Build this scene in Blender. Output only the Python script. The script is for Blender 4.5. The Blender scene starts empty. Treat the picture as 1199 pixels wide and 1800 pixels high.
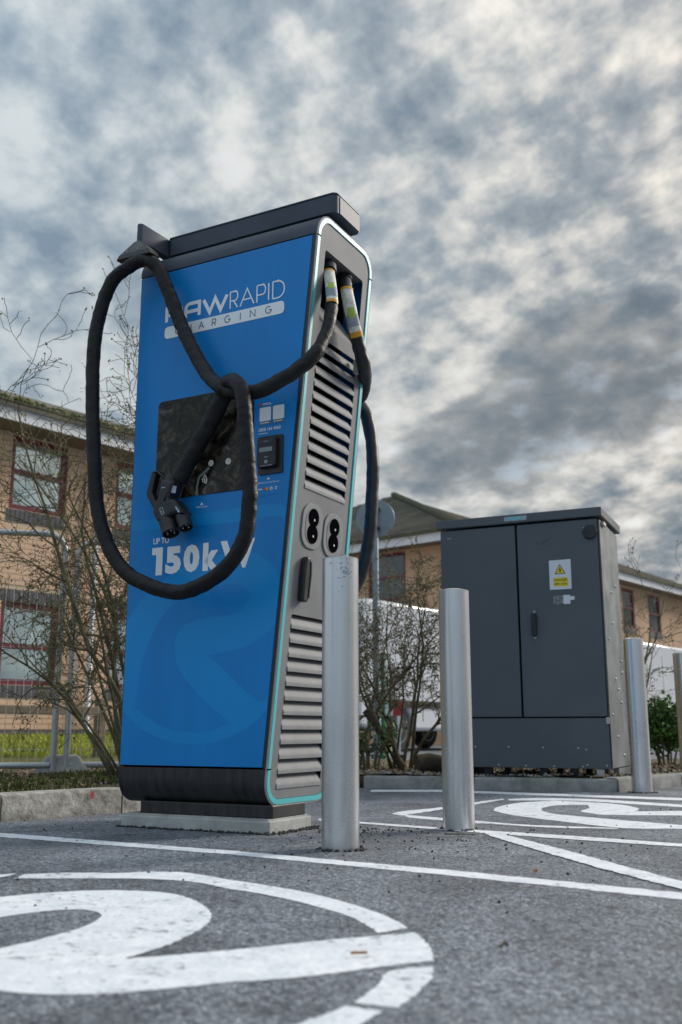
import bpy, bmesh, math, random
from mathutils import Vector, Matrix, noise
random.seed(7)
scene = bpy.context.scene
COL = scene.collection
R_ = math.radians

# ------------------------------------------------------------------ camera
cam_d = bpy.data.cameras.new('camera')
cam = bpy.data.objects.new('camera', cam_d)
COL.objects.link(cam)
cam.location = (0, 0, 0.36)
cam.rotation_euler = (R_(90 + 12.345), 0, 0)
cam_d.sensor_fit = 'VERTICAL'
cam_d.sensor_height = 36.0
cam_d.lens = 35.0
cam_d.clip_start = 0.05
cam_d.clip_end = 3000
cam_d.dof.use_dof = True
cam_d.dof.focus_distance = 3.85
cam_d.dof.aperture_fstop = 3.6
scene.camera = cam

# ------------------------------------------------------------------ light
SUN_AZ = R_(59)      # to the right of straight ahead
SUN_EL = R_(29)
SUN_DIR = Vector((math.sin(SUN_AZ) * math.cos(SUN_EL), math.cos(SUN_AZ) * math.cos(SUN_EL), math.sin(SUN_EL)))
sd = bpy.data.lights.new('sun', 'SUN')
sd.energy = 1.5
sd.angle = R_(18)
sd.color = (1.0, 0.93, 0.84)
sun = bpy.data.objects.new('sun', sd)
COL.objects.link(sun)
sun.rotation_euler = (-SUN_DIR).to_track_quat('-Z', 'Y').to_euler()
sun.location = (8, 8, 9)

scene.view_settings.view_transform = 'Standard'
scene.view_settings.look = 'None'
scene.view_settings.gamma = 1
scene.view_settings.exposure = 1.1
scene.view_settings.use_curve_mapping = False
scene.render.engine = 'CYCLES'
scene.cycles.use_denoising = True
scene.cycles.max_bounces = 8

# ------------------------------------------------------------------ sky
world = bpy.data.worlds.new('World')
scene.world = world
world.use_nodes = True
nt = world.node_tree
nt.nodes.clear()


def N(tree, kind, **kw):
    n = tree.nodes.new(kind)
    for k, v in kw.items():
        if k == 'ins':
            for i, val in v.items():
                n.inputs[i].default_value = val
        else:
            setattr(n, k, v)
    return n


def M2(tree, op, a, b=None, c=None, clamp=False):
    n = tree.nodes.new('ShaderNodeMath')
    n.operation = op
    n.use_clamp = clamp
    for i, v in enumerate((a, b, c)):
        if v is None:
            continue
        if isinstance(v, (int, float)):
            n.inputs[i].default_value = v
        else:
            tree.links.new(v, n.inputs[i])
    return n.outputs[0]


def RAMP(tree, fac, stops, interp='LINEAR'):
    n = tree.nodes.new('ShaderNodeValToRGB')
    n.color_ramp.interpolation = interp
    els = n.color_ramp.elements
    while len(els) < len(stops):
        els.new(0.5)
    for e, (p, c) in zip(els, stops):
        e.position = p
        e.color = (c, c, c, 1) if isinstance(c, (int, float)) else (*c, 1)
    tree.links.new(fac, n.inputs[0])
    return n.outputs[0]


def MIXC(tree, fac, a, b, blend='MIX'):
    n = tree.nodes.new('ShaderNodeMix')
    n.data_type = 'RGBA'
    n.blend_type = blend
    n.clamp_factor = True
    for i, v in ((0, fac), (6, a), (7, b)):
        if isinstance(v, (int, float)):
            n.inputs[i].default_value = v
        elif isinstance(v, tuple):
            n.inputs[i].default_value = (*v, 1)
        else:
            tree.links.new(v, n.inputs[i])
    return n.outputs[2]


LOW_OFF = (4.0, 1.0, 0)
BIG_OFF = (7.5, 2.0, 0)


def sky_nodes():
    L = nt.links.new
    out = N(nt, 'ShaderNodeOutputWorld')
    tc = N(nt, 'ShaderNodeTexCoord')
    sep = N(nt, 'ShaderNodeSeparateXYZ')
    L(tc.outputs['Generated'], sep.inputs[0])
    zz = M2(nt, 'ADD', M2(nt, 'MAXIMUM', sep.outputs[2], 0.0), 0.26)
    px = M2(nt, 'DIVIDE', sep.outputs[0], zz)
    py = M2(nt, 'DIVIDE', sep.outputs[1], zz)
    com = N(nt, 'ShaderNodeCombineXYZ')
    L(px, com.inputs[0])
    L(py, com.inputs[1])
    # clean sky behind the clouds
    nish = N(nt, 'ShaderNodeTexSky', sky_type='NISHITA', sun_disc=False)
    nish.sun_elevation = SUN_EL
    nish.sun_rotation = SUN_AZ
    nish.air_density = 1.2
    bg_sky = N(nt, 'ShaderNodeBackground', ins={1: 0.065})
    L(nish.outputs[0], bg_sky.inputs[0])

    def fbm(scale, detail, rough, off, stretch=(1, 1, 1), rot=0.0, dist=0.0):
        mp = N(nt, 'ShaderNodeMapping')
        mp.inputs['Location'].default_value = off
        mp.inputs['Rotation'].default_value = (0, 0, rot)
        mp.inputs['Scale'].default_value = stretch
        L(com.outputs[0], mp.inputs[0])
        nz = N(nt, 'ShaderNodeTexNoise', ins={'Scale': scale, 'Detail': detail, 'Roughness': rough, 'Distortion': dist})
        L(mp.outputs[0], nz.inputs['Vector'])
        return nz.outputs['Fac']
    # high broken sheet: soft billows with a fine mottle
    big = fbm(0.9, 3, 0.5, BIG_OFF, (1, 1, 1), 0.0, 0.2)
    mid = fbm(6.2, 5, 0.52, (1.3, 0.4, 0), (1.0, 0.82, 1), 0.6, 0.12)
    fine = fbm(16.0, 6, 0.56, (0.2, 9.4, 0), (1.0, 0.85, 1), 0.6, 0.1)
    d = M2(nt, 'ADD', M2(nt, 'ADD', M2(nt, 'MULTIPLY', big, 0.25), M2(nt, 'MULTIPLY', mid, 0.42)), M2(nt, 'MULTIPLY', fine, 0.33))
    # towards the hidden sun the cloud sheet glows warmer
    dot = N(nt, 'ShaderNodeVectorMath', operation='DOT_PRODUCT')
    L(tc.outputs['Generated'], dot.inputs[0])
    dot.inputs[1].default_value = SUN_DIR
    glow = M2(nt, 'POWER', M2(nt, 'MAXIMUM', dot.outputs['Value'], 0.0), 2.0, clamp=True)
    thick = RAMP(nt, d, [(0.375, 0.0), (0.46, 0.34), (0.53, 0.66), (0.61, 1.0)])
    cool = RAMP(nt, thick, [(0.0, (0.325, 0.372, 0.402)), (0.4, (0.262, 0.314, 0.350)), (0.72, (0.190, 0.240, 0.285)), (1.0, (0.125, 0.172, 0.228))])
    warm = RAMP(nt, thick, [(0.0, (1.15, 1.01, 0.85)), (0.4, (0.63, 0.585, 0.525)), (0.72, (0.29, 0.305, 0.315)), (1.0, (0.16, 0.19, 0.215))])
    cl = MIXC(nt, glow, cool, warm)
    # a lower bank of darker cumulus
    low = fbm(1.15, 8, 0.50, LOW_OFF, (1.0, 0.8, 1), 0.2, 0.0)
    lowm = RAMP(nt, low, [(0.555, 0.0), (0.58, 0.6), (0.65, 1.0)])
    lowc = MIXC(nt, glow, (0.10, 0.13, 0.16), (0.105, 0.132, 0.16))
    cl = MIXC(nt, M2(nt, 'MULTIPLY', lowm, 0.85), cl, lowc)
    # overcast skies brighten towards the zenith
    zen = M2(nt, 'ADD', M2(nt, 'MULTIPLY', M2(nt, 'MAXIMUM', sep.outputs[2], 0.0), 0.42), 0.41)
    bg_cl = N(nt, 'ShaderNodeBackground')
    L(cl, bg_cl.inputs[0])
    # clouds opposite the sun are lit from the front and look brighter than the back-lit ones
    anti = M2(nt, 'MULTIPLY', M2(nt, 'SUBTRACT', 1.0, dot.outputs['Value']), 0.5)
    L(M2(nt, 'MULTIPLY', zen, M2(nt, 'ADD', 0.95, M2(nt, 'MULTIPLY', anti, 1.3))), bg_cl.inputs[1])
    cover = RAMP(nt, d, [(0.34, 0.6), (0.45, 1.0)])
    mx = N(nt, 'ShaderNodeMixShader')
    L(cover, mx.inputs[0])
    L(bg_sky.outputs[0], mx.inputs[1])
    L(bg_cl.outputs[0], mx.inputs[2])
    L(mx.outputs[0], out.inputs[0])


sky_nodes()

# ------------------------------------------------------------------ materials


def hexc(h):
    h = h.lstrip('#')
    o = []
    for i in (0, 2, 4):
        c = int(h[i:i + 2], 16) / 255
        o.append(c / 12.92 if c <= 0.04045 else ((c + 0.055) / 1.055) ** 2.4)
    return tuple(o)


def mat(name, col, rough=0.5, metal=0.0, spec=0.5, var=0.0, vscale=6.0, bump=0.0, bscale=60.0, col2=None, coat=0.0,
        detail=6, stretch=(1, 1, 1), emit=None, rvar=0.0):
    """Principled material with noise-driven colour, roughness and relief."""
    m = bpy.data.materials.new(name)
    m.use_nodes = True
    t = m.node_tree
    b = t.nodes['Principled BSDF']
    b.inputs['Base Color'].default_value = (*col, 1)
    b.inputs['Roughness'].default_value = rough
    b.inputs['Metallic'].default_value = metal
    b.inputs['Specular IOR Level'].default_value = spec
    if coat:
        b.inputs['Coat Weight'].default_value = coat
        b.inputs['Coat Roughness'].default_value = 0.08
    if emit:
        b.inputs['Emission Color'].default_value = (*emit[0], 1)
        b.inputs['Emission Strength'].default_value = emit[1]
    tc = N(t, 'ShaderNodeTexCoord')
    mp = N(t, 'ShaderNodeMapping')
    mp.inputs['Scale'].default_value = stretch
    t.links.new(tc.outputs['Object'], mp.inputs[0])
    if var or col2:
        nz = N(t, 'ShaderNodeTexNoise', ins={'Scale': vscale, 'Detail': detail, 'Roughness': 0.62})
        t.links.new(mp.outputs[0], nz.inputs['Vector'])
        fac = RAMP(t, nz.outputs['Fac'], [(0.32, 0.0), (0.68, 1.0)])
        lo = tuple(c * (1 - var) for c in col)
        hi = col2 if col2 else tuple(min(1, c * (1 + var)) for c in col)
        t.links.new(MIXC(t, fac, lo, hi), b.inputs['Base Color'])
        if rvar:
            t.links.new(M2(t, 'ADD', M2(t, 'MULTIPLY', fac, rvar), rough - rvar / 2), b.inputs['Roughness'])
    if bump:
        nb = N(t, 'ShaderNodeTexNoise', ins={'Scale': bscale, 'Detail': 5, 'Roughness': 0.6})
        t.links.new(mp.outputs[0], nb.inputs['Vector'])
        bm_ = N(t, 'ShaderNodeBump', ins={'Strength': bump, 'Distance': 0.01})
        t.links.new(nb.outputs['Fac'], bm_.inputs['Height'])
        t.links.new(bm_.outputs[0], b.inputs['Normal'])
    return m


def asphalt_material():
    m = bpy.data.materials.new('asphalt')
    m.use_nodes = True
    t = m.node_tree
    L = t.links.new
    b = t.nodes['Principled BSDF']
    tc = N(t, 'ShaderNodeTexCoord')
    big = N(t, 'ShaderNodeTexNoise', ins={'Scale': 0.9, 'Detail': 5, 'Roughness': 0.6})
    mid = N(t, 'ShaderNodeTexNoise', ins={'Scale': 9.0, 'Detail': 5, 'Roughness': 0.65})
    agg = N(t, 'ShaderNodeTexVoronoi', ins={'Scale': 210.0, 'Randomness': 1.0})
    agg2 = N(t, 'ShaderNodeTexVoronoi', ins={'Scale': 75.0, 'Randomness': 1.0})
    for n in (big, mid, agg, agg2):
        L(tc.outputs['Object'], n.inputs['Vector'])
    wh = N(t, 'ShaderNodeTexWhiteNoise', noise_dimensions='3D')
    L(agg.outputs['Color'], wh.inputs['Vector'])
    stone = RAMP(t, wh.outputs['Value'], [(0.0, (0.080, 0.092, 0.112)), (0.45, (0.155, 0.174, 0.208)), (0.8, (0.235, 0.260, 0.300)), (1.0, (0.42, 0.44, 0.48))])
    gaps = RAMP(t, agg2.outputs['Distance'], [(0.0, 1.0), (0.55, 0.9), (0.8, 0.45)])
    c = MIXC(t, 1.0, stone, gaps, 'MULTIPLY')
    tone = RAMP(t, M2(t, 'ADD', M2(t, 'MULTIPLY', big.outputs['Fac'], 0.6), M2(t, 'MULTIPLY', mid.outputs['Fac'], 0.4)), [(0.36, 0.70), (0.5, 1.05), (0.64, 1.40)])
    c = MIXC(t, 1.0, c, tone, 'MULTIPLY')
    blot = N(t, 'ShaderNodeTexNoise', ins={'Scale': 2.3, 'Detail': 7, 'Roughness': 0.66, 'Distortion': 0.6})
    L(tc.outputs['Object'], blot.inputs['Vector'])
    stain = RAMP(t, blot.outputs['Fac'], [(0.46, 1.10), (0.56, 0.86), (0.66, 0.60), (0.76, 0.48)])
    c = MIXC(t, 1.0, c, stain, 'MULTIPLY')
    dustn = N(t, 'ShaderNodeTexNoise', ins={'Scale': 4.1, 'Detail': 8, 'Roughness': 0.7})
    L(tc.outputs['Object'], dustn.inputs['Vector'])
    c = MIXC(t, M2(t, 'MULTIPLY', RAMP(t, dustn.outputs['Fac'], [(0.52, 0.0), (0.70, 1.0)]), 0.45), c, (0.20, 0.215, 0.24))
    L(c, b.inputs['Base Color'])
    b.inputs['Roughness'].default_value = 0.72
    b.inputs['Specular IOR Level'].default_value = 0.42
    h = M2(t, 'ADD', M2(t, 'MULTIPLY', M2(t, 'SUBTRACT', 1.0, agg2.outputs['Distance']), 0.7), M2(t, 'MULTIPLY', M2(t, 'SUBTRACT', 1.0, agg.outputs['Distance']), 0.5))
    h = M2(t, 'ADD', h, M2(t, 'MULTIPLY', mid.outputs['Fac'], 2.2))
    bp = N(t, 'ShaderNodeBump', ins={'Strength': 0.8, 'Distance': 0.006})
    L(h, bp.inputs['Height'])
    L(bp.outputs[0], b.inputs['Normal'])
    return m


def paint_material():
    m = bpy.data.materials.new('road_paint')
    m.use_nodes = True
    t = m.node_tree
    L = t.links.new
    b = t.nodes['Principled BSDF']
    tc = N(t, 'ShaderNodeTexCoord')
    wear = N(t, 'ShaderNodeTexNoise', ins={'Scale': 38.0, 'Detail': 8, 'Roughness': 0.72})
    soft = N(t, 'ShaderNodeTexNoise', ins={'Scale': 5.0, 'Detail': 4, 'Roughness': 0.6})
    agg2 = N(t, 'ShaderNodeTexVoronoi', ins={'Scale': 75.0})
    for n in (wear, soft, agg2):
        L(tc.outputs['Object'], n.inputs['Vector'])
    f = M2(t, 'ADD', wear.outputs['Fac'], M2(t, 'MULTIPLY', M2(t, 'SUBTRACT', soft.outputs['Fac'], 0.5), 0.35))
    chip = RAMP(t, f, [(0.57, 0.0), (0.63, 0.6), (0.70, 1.0)])
    grime = N(t, 'ShaderNodeTexNoise', ins={'Scale': 13.0, 'Detail': 6, 'Roughness': 0.7})
    L(tc.outputs['Object'], grime.inputs['Vector'])
    base = MIXC(t, RAMP(t, grime.outputs['Fac'], [(0.35, 0.0), (0.62, 1.0)]), (0.66, 0.70, 0.77), (0.86, 0.885, 0.93))
    L(MIXC(t, chip, base, (0.14, 0.145, 0.155)), b.inputs['Base Color'])
    b.inputs['Roughness'].default_value = 0.6
    h = M2(t, 'ADD', M2(t, 'SUBTRACT', 1.0, agg2.outputs['Distance']), wear.outputs['Fac'])
    bp = N(t, 'ShaderNodeBump', ins={'Strength': 0.4, 'Distance': 0.003})
    L(h, bp.inputs['Height'])
    L(bp.outputs[0], b.inputs['Normal'])
    return m


def steel_material(name, col, rough):
    """Brushed tube: long vertical streaks, smudges."""
    m = bpy.data.materials.new(name)
    m.use_nodes = True
    t = m.node_tree
    L = t.links.new
    b = t.nodes['Principled BSDF']
    tc = N(t, 'ShaderNodeTexCoord')
    mp = N(t, 'ShaderNodeMapping')
    mp.inputs['Scale'].default_value = (60, 60, 1.2)
    L(tc.outputs['Object'], mp.inputs[0])
    st = N(t, 'ShaderNodeTexNoise', ins={'Scale': 1.0, 'Detail': 5, 'Roughness': 0.6})
    L(mp.outputs[0], st.inputs['Vector'])
    sm = N(t, 'ShaderNodeTexNoise', ins={'Scale': 4.0, 'Detail': 4, 'Roughness': 0.55})
    L(tc.outputs['Object'], sm.inputs['Vector'])
    f = M2(t, 'ADD', M2(t, 'MULTIPLY', st.outputs['Fac'], 0.62), M2(t, 'MULTIPLY', sm.outputs['Fac'], 0.38))
    L(RAMP(t, f, [(0.30, tuple(c * 0.84 for c in col)), (0.46, col), (0.66, tuple(min(1, c * 1.10) for c in col))]), b.inputs['Base Color'])
    b.inputs['Metallic'].default_value = 0.92
    L(RAMP(t, sm.outputs['Fac'], [(0.3, rough - 0.03), (0.7, rough + 0.05)]), b.inputs['Roughness'])
    return m


MT = {}
MT['asphalt'] = asphalt_material()
MT['paint'] = paint_material()
MT['steel'] = steel_material('brushed_steel', (0.62, 0.625, 0.64), 0.27)
MT['galv'] = mat('galvanised_sheet', (0.19, 0.21, 0.215), 0.42, 0.55, var=0.28, vscale=4.5, rvar=0.16)
MT['blue'] = mat('blue_wrap', (0.0004, 0.212, 0.60), 0.36, 0, 0.35, var=0.07, vscale=3.0, stretch=(3, 1, 0.5), rvar=0.12)
MT['blue_light'] = mat('light_blue_print', (0.0010, 0.262, 0.665), 0.36, 0, 0.35, var=0.05, vscale=1.6)
MT['print_white'] = mat('white_print', (0.84, 0.87, 0.92), 0.35, var=0.04, vscale=9)
MT['print_slate'] = mat('slate_print', (0.10, 0.16, 0.24), 0.4)
MT['black'] = mat('black_moulding', (0.016, 0.017, 0.019), 0.42, 0, 0.5, var=0.35, vscale=14, bump=0.06, bscale=180, rvar=0.2)
MT['scuffed'] = mat('scuffed_black_cover', (0.014, 0.014, 0.016), 0.45, 0, 0.4, col2=(0.040, 0.040, 0.042), vscale=7, stretch=(6, 1, 0.8), bump=0.05, bscale=120, rvar=0.22)
MT['anthracite'] = mat('anthracite_metal', (0.070, 0.084, 0.112), 0.5, 0.0, 0.16, var=0.12, vscale=5)
MT['sidegrey'] = mat('grey_side_sheet', (0.215, 0.22, 0.23), 0.6, 0.0, 0.14, var=0.12, vscale=5, rvar=0.1)
MT['slat'] = mat('silver_slat', (0.25, 0.255, 0.265), 0.6, 0.0, 0.14, var=0.08, vscale=12)
MT['teal'] = mat('teal_trim', (0.085, 0.50, 0.55), 0.4, var=0.04, vscale=4)
MT['cavity'] = mat('cavity_shade_black', (0.004, 0.004, 0.005), 0.8, 0, 0.0)
MT['sleeve'] = mat('black_fabric_sleeve', (0.0055, 0.0062, 0.0085), 0.5, 0, 0.32, var=0.35, vscale=30, bump=0.5, bscale=38, rvar=0.2)
MT['rubber'] = mat('charcoal_rubber', (0.013, 0.016, 0.021), 0.46, 0, 0.5, var=0.2, vscale=22, bump=0.1, bscale=300)
MT['concrete'] = mat('concrete', (0.40, 0.41, 0.40), 0.85, 0, 0.3, var=0.22, vscale=7, bump=0.4, bscale=70)
MT['kerb'] = mat('weathered_kerb', (0.34, 0.325, 0.29), 0.9, 0, 0.25, col2=(0.56, 0.54, 0.49), var=0.5, vscale=16, bump=0.7, bscale=60, detail=9)
MT['kerb2'] = mat('grey_kerb', (0.21, 0.215, 0.21), 0.85, 0, 0.3, col2=(0.33, 0.33, 0.32), var=0.25, vscale=9, bump=0.4, bscale=80)
MT['slate_paint'] = mat('slate_painted_steel', (0.086, 0.098, 0.112), 0.45, 0.0, 0.35, var=0.09, vscale=2.2, rvar=0.1)
MT['bolt'] = mat('zinc_bolt', (0.42, 0.42, 0.41), 0.5, 0.5)
MT['signwhite'] = mat('sign_white', (0.62, 0.65, 0.70), 0.45)
MT['signyellow'] = mat('sign_yellow', (0.72, 0.56, 0.02), 0.45)
MT['signblack'] = mat('sign_black', (0.012, 0.012, 0.012), 0.5)
MT['orange'] = mat('orange_label', (0.72, 0.33, 0.02), 0.5)
MT['labelgrey'] = mat('label_grey_blue', (0.30, 0.36, 0.42), 0.5, var=0.2, vscale=50)
MT['labelwhite'] = mat('label_white', (0.72, 0.70, 0.64), 0.5, var=0.25, vscale=60)
MT['labelgreen'] = mat('label_green', (0.42, 0.56, 0.08), 0.5)
MT['lcd'] = mat('lcd_glass', (0.22, 0.27, 0.26), 0.2)
MT['red'] = mat('red_print', (0.55, 0.05, 0.02), 0.5)
MT['pebble'] = mat('asphalt_crumb', (0.03, 0.031, 0.034), 0.8, var=0.4, vscale=30)
MT['pebble_light'] = mat('gravel_stone', (0.26, 0.25, 0.23), 0.85, var=0.4, vscale=20)
MT['soil'] = mat('soil', (0.075, 0.06, 0.042), 0.95, 0, 0.2, col2=(0.18, 0.145, 0.10), var=0.4, vscale=9, bump=0.9, bscale=45)
MT['lawn'] = mat('lawn_soil', (0.075, 0.085, 0.03), 0.95, 0, 0.2, col2=(0.16, 0.16, 0.06), var=0.4, vscale=3.5, bump=0.8, bscale=30)
MT['grass'] = mat('grass_blade', (0.34, 0.37, 0.05), 0.7, 0, 0.3, var=0.5, vscale=2.0)
MT['moss'] = mat('moss_blade', (0.085, 0.105, 0.028), 0.8, 0, 0.3, var=0.5, vscale=3.0)
MT['litter'] = mat('dead_leaf', (0.17, 0.115, 0.065), 0.8, 0, 0.3, var=0.55, vscale=7, col2=(0.36, 0.27, 0.16))
MT['bark'] = mat('lichen_bark', (0.11, 0.094, 0.066), 0.9, 0, 0.2, col2=(0.23, 0.215, 0.12), var=0.4, vscale=9, bump=0.3, bscale=60)
MT['twig'] = mat('dark_twig', (0.12, 0.10, 0.07), 0.85, 0, 0.2, col2=(0.26, 0.235, 0.13), var=0.4, vscale=4)
MT['leaf_green'] = mat('evergreen_leaf', (0.075, 0.17, 0.03), 0.5, 0, 0.5, var=0.5, vscale=6)
MT['leaf_rust'] = mat('rust_leaf', (0.34, 0.13, 0.03), 0.7, var=0.5, vscale=5)
MT['leaf_yellow'] = mat('yellow_leaf', (0.42, 0.34, 0.04), 0.7, var=0.4, vscale=5)
MT['brick'] = mat('peach_brick', (0.74, 0.51, 0.36), 0.85, 0, 0.25, var=0.16, vscale=2.6, bump=0.3, bscale=60)
MT['mortar'] = mat('mortar', (0.60, 0.47, 0.35), 0.9, 0, 0.2, var=0.12, vscale=4)
MT['engineering'] = mat('grey_brick', (0.115, 0.115, 0.13), 0.75, 0, 0.3, var=0.2, vscale=5)
MT['maroon'] = mat('maroon_frame', (0.15, 0.018, 0.030), 0.4, var=0.12, vscale=4)
MT['fascia'] = mat('white_fascia', (0.70, 0.72, 0.76), 0.4, var=0.06, vscale=2)
MT['soffit'] = mat('timber_soffit', (0.20, 0.16, 0.115), 0.8, var=0.15, vscale=3)
MT['tile'] = mat('grey_roof_tile', (0.105, 0.095, 0.098), 0.85, 0, 0.2, col2=(0.12, 0.125, 0.055), var=0.3, vscale=3.2, bump=0.3, bscale=30)
MT['mosstile'] = mat('mossy_roof_tile', (0.13, 0.12, 0.105), 0.9, 0, 0.2, col2=(0.18, 0.17, 0.125), var=0.35, vscale=1.1, bump=0.4, bscale=12)
MT['glass'] = mat('window_glass', (0.66, 0.77, 0.77), 0.06, 0.85, 0.9, var=0.25, vscale=1.1)
MT['darkglass'] = mat('dark_glass', (0.035, 0.045, 0.05), 0.05, 0.1, 0.9)
MT['fence'] = mat('galvanised_tube', (0.48, 0.50, 0.52), 0.42, 0.45, var=0.2, vscale=6)
MT['timber'] = mat('weathered_timber', (0.17, 0.14, 0.10), 0.85, var=0.25, vscale=4, stretch=(1, 1, 8))
MT['vanwhite'] = mat('white_van_paint', (0.66, 0.69, 0.74), 0.25, 0, 0.5, var=0.04, vscale=1, coat=0.4)
MT['tyre'] = mat('tyre_rubber', (0.02, 0.02, 0.021), 0.8)
MT['pvcwhite'] = mat('white_plastic_pipe', (0.66, 0.68, 0.74), 0.4)
MT['signback'] = mat('grey_sign_back', (0.21, 0.265, 0.31), 0.5, 0.3, var=0.12, vscale=5)
MT['greenpaint'] = mat('green_paint', (0.015, 0.16, 0.085), 0.5)
MT['redpaint'] = mat('red_plastic', (0.36, 0.022, 0.03), 0.5)
MT['log'] = mat('old_log', (0.075, 0.055, 0.038), 0.95, var=0.4, vscale=12, bump=0.8, bscale=30)


def screen_material():
    m = bpy.data.materials.new('dirty_glass_painted_reflection')
    m.use_nodes = True
    t = m.node_tree
    L = t.links.new
    b = t.nodes['Principled BSDF']
    tc = N(t, 'ShaderNodeTexCoord')
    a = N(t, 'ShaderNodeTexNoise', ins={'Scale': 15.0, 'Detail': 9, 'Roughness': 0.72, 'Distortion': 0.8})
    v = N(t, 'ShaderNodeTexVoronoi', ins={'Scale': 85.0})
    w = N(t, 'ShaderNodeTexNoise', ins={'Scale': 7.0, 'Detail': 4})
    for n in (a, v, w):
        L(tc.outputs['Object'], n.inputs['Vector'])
    dirt_reflection = RAMP(t, a.outputs['Fac'], [(0.38, (0.006, 0.006, 0.006)), (0.50, (0.022, 0.018, 0.013)), (0.58, (0.07, 0.06, 0.045)), (0.68, (0.20, 0.20, 0.19))])  # brownish mottle: dirt together with tree reflections painted into the glass colour
    speck = M2(t, 'MULTIPLY', RAMP(t, v.outputs['Distance'], [(0.0, 1.0), (0.16, 0.6), (0.24, 0.0)]), RAMP(t, w.outputs['Fac'], [(0.45, 0.0), (0.7, 0.6)]))  # pale specks belonging to the same painted reflection and dirt pattern
    L(MIXC(t, speck, dirt_reflection, (0.16, 0.155, 0.14)), b.inputs['Base Color'])
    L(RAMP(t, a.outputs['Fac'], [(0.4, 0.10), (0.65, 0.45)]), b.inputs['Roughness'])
    b.inputs['Specular IOR Level'].default_value = 0.22
    return m


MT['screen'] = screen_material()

# ------------------------------------------------------------------ mesh helpers


class MB:
    def __init__(s):
        s.v, s.f = [], []

    def add(s, verts, faces):
        o = len(s.v)
        s.v += [tuple(p) for p in verts]
        s.f += [tuple(i + o for i in f) for f in faces]
        return s

    def box(s, x0, x1, y0, y1, z0, z1, M=None):
        P = [Vector((x, y, z)) for z in (z0, z1) for y in (y0, y1) for x in (x0, x1)]
        if M:
            P = [M @ p for p in P]
        return s.add(P, [(0, 2, 3, 1), (4, 5, 7, 6), (0, 1, 5, 4), (2, 6, 7, 3), (0, 4, 6, 2), (1, 3, 7, 5)])

    def prism(s, poly, fn, t0, t1):
        """polygon (list of 2D points) swept from t0 to t1; fn(a, b, t) gives the 3D point"""
        n = len(poly)
        vs = [fn(a, b, t0) for a, b in poly] + [fn(a, b, t1) for a, b in poly]
        fs = [tuple(range(n - 1, -1, -1)), tuple(range(n, 2 * n))]
        fs += [(i, (i + 1) % n, n + (i + 1) % n, n + i) for i in range(n)]
        return s.add(vs, fs)

    def tube(s, path, rad, n=8, cap=True, wob=0.0, seed=0.0):
        path = [Vector(p) for p in path]
        k = len(path)
        if not hasattr(rad, '__len__'):
            rad = [rad] * k
        vs, fs = [], []
        t = (path[1] - path[0]).normalized()
        up = Vector((0, 0, 1)) if abs(t.z) < 0.9 else Vector((0, 1, 0))
        a = t.cross(up).normalized()
        for i, p in enumerate(path):
            t = (path[min(i + 1, k - 1)] - path[max(i - 1, 0)]).normalized()
            a = (a - t * a.dot(t)).normalized()
            b = t.cross(a)
            for j in range(n):
                g = 2 * math.pi * j / n
                d = a * math.cos(g) + b * math.sin(g)
                r = rad[i]
                if wob:
                    r *= 1 + wob * noise.noise(Vector((p.x * 34 + seed, p.y * 34 + d.x * 1.3, p.z * 34 + d.z * 1.3)))
                vs.append(p + d * r)
        for i in range(k - 1):
            for j in range(n):
                q = (j + 1) % n
                fs.append((i * n + j, i * n + q, (i + 1) * n + q, (i + 1) * n + j))
        if cap:
            fs.append(tuple(range(n - 1, -1, -1)))
            fs.append(tuple((k - 1) * n + j for j in range(n)))
        return s.add(vs, fs)

    def lathe(s, prof, n=32, c=(0, 0, 0), M=None):
        """prof: list of (radius, z)"""
        k = len(prof)
        vs = []
        for r, z in prof:
            for j in range(n):
                g = 2 * math.pi * j / n
                p = Vector((c[0] + r * math.cos(g), c[1] + r * math.sin(g), c[2] + z))
                vs.append(M @ p if M else p)
        fs = [(i * n + j, i * n + (j + 1) % n, (i + 1) * n + (j + 1) % n, (i + 1) * n + j) for i in range(k - 1) for j in range(n)]
        fs.append(tuple(range(n - 1, -1, -1)))
        fs.append(tuple((k - 1) * n + j for j in range(n)))
        return s.add(vs, fs)

    def mesh(s, name, m, smooth=False):
        me = bpy.data.meshes.new(name)
        me.from_pydata(s.v, [], s.f)
        me.validate()
        bm = bmesh.new()
        bm.from_mesh(me)
        bmesh.ops.recalc_face_normals(bm, faces=bm.faces)
        bm.to_mesh(me)
        bm.free()
        me.materials.append(m)
        if smooth:
            me.shade_smooth()
            if smooth != 'all':
                me.set_sharp_from_angle(angle=R_(38))
        return me

    def build(s, name, m, parent=None, smooth=False, bevel=0.0, seg=2):
        return link(name, s.mesh(name, m, smooth), parent, bevel, seg)


def link(name, me, parent=None, bevel=0.0, seg=2):
    o = bpy.data.objects.new(name, me)
    COL.objects.link(o)
    if parent:
        o.parent = parent
    if bevel:
        b = o.modifiers.new('bevel', 'BEVEL')
        b.width = bevel
        b.segments = seg
        b.limit_method = 'ANGLE'
        b.angle_limit = R_(40)
        b.harden_normals = False
    return o


def tag(o, label=None, cat=None, group=None, kind=None):
    if label:
        o['label'] = label
    if cat:
        o['category'] = cat
    if group:
        o['group'] = group
    if kind:
        o['kind'] = kind
    return o


def empty(name, loc=(0, 0, 0), rz=0.0, label=None, cat=None, group=None, kind=None):
    o = bpy.data.objects.new(name, None)
    COL.objects.link(o)
    o.location = loc
    o.rotation_euler = (0, 0, rz)
    return tag(o, label, cat, group, kind)


def copy_tree(o, parent=None):
    c = o.copy()
    COL.objects.link(c)
    c.parent = parent
    for ch in o.children:
        copy_tree(ch, c)
    return c


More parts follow.
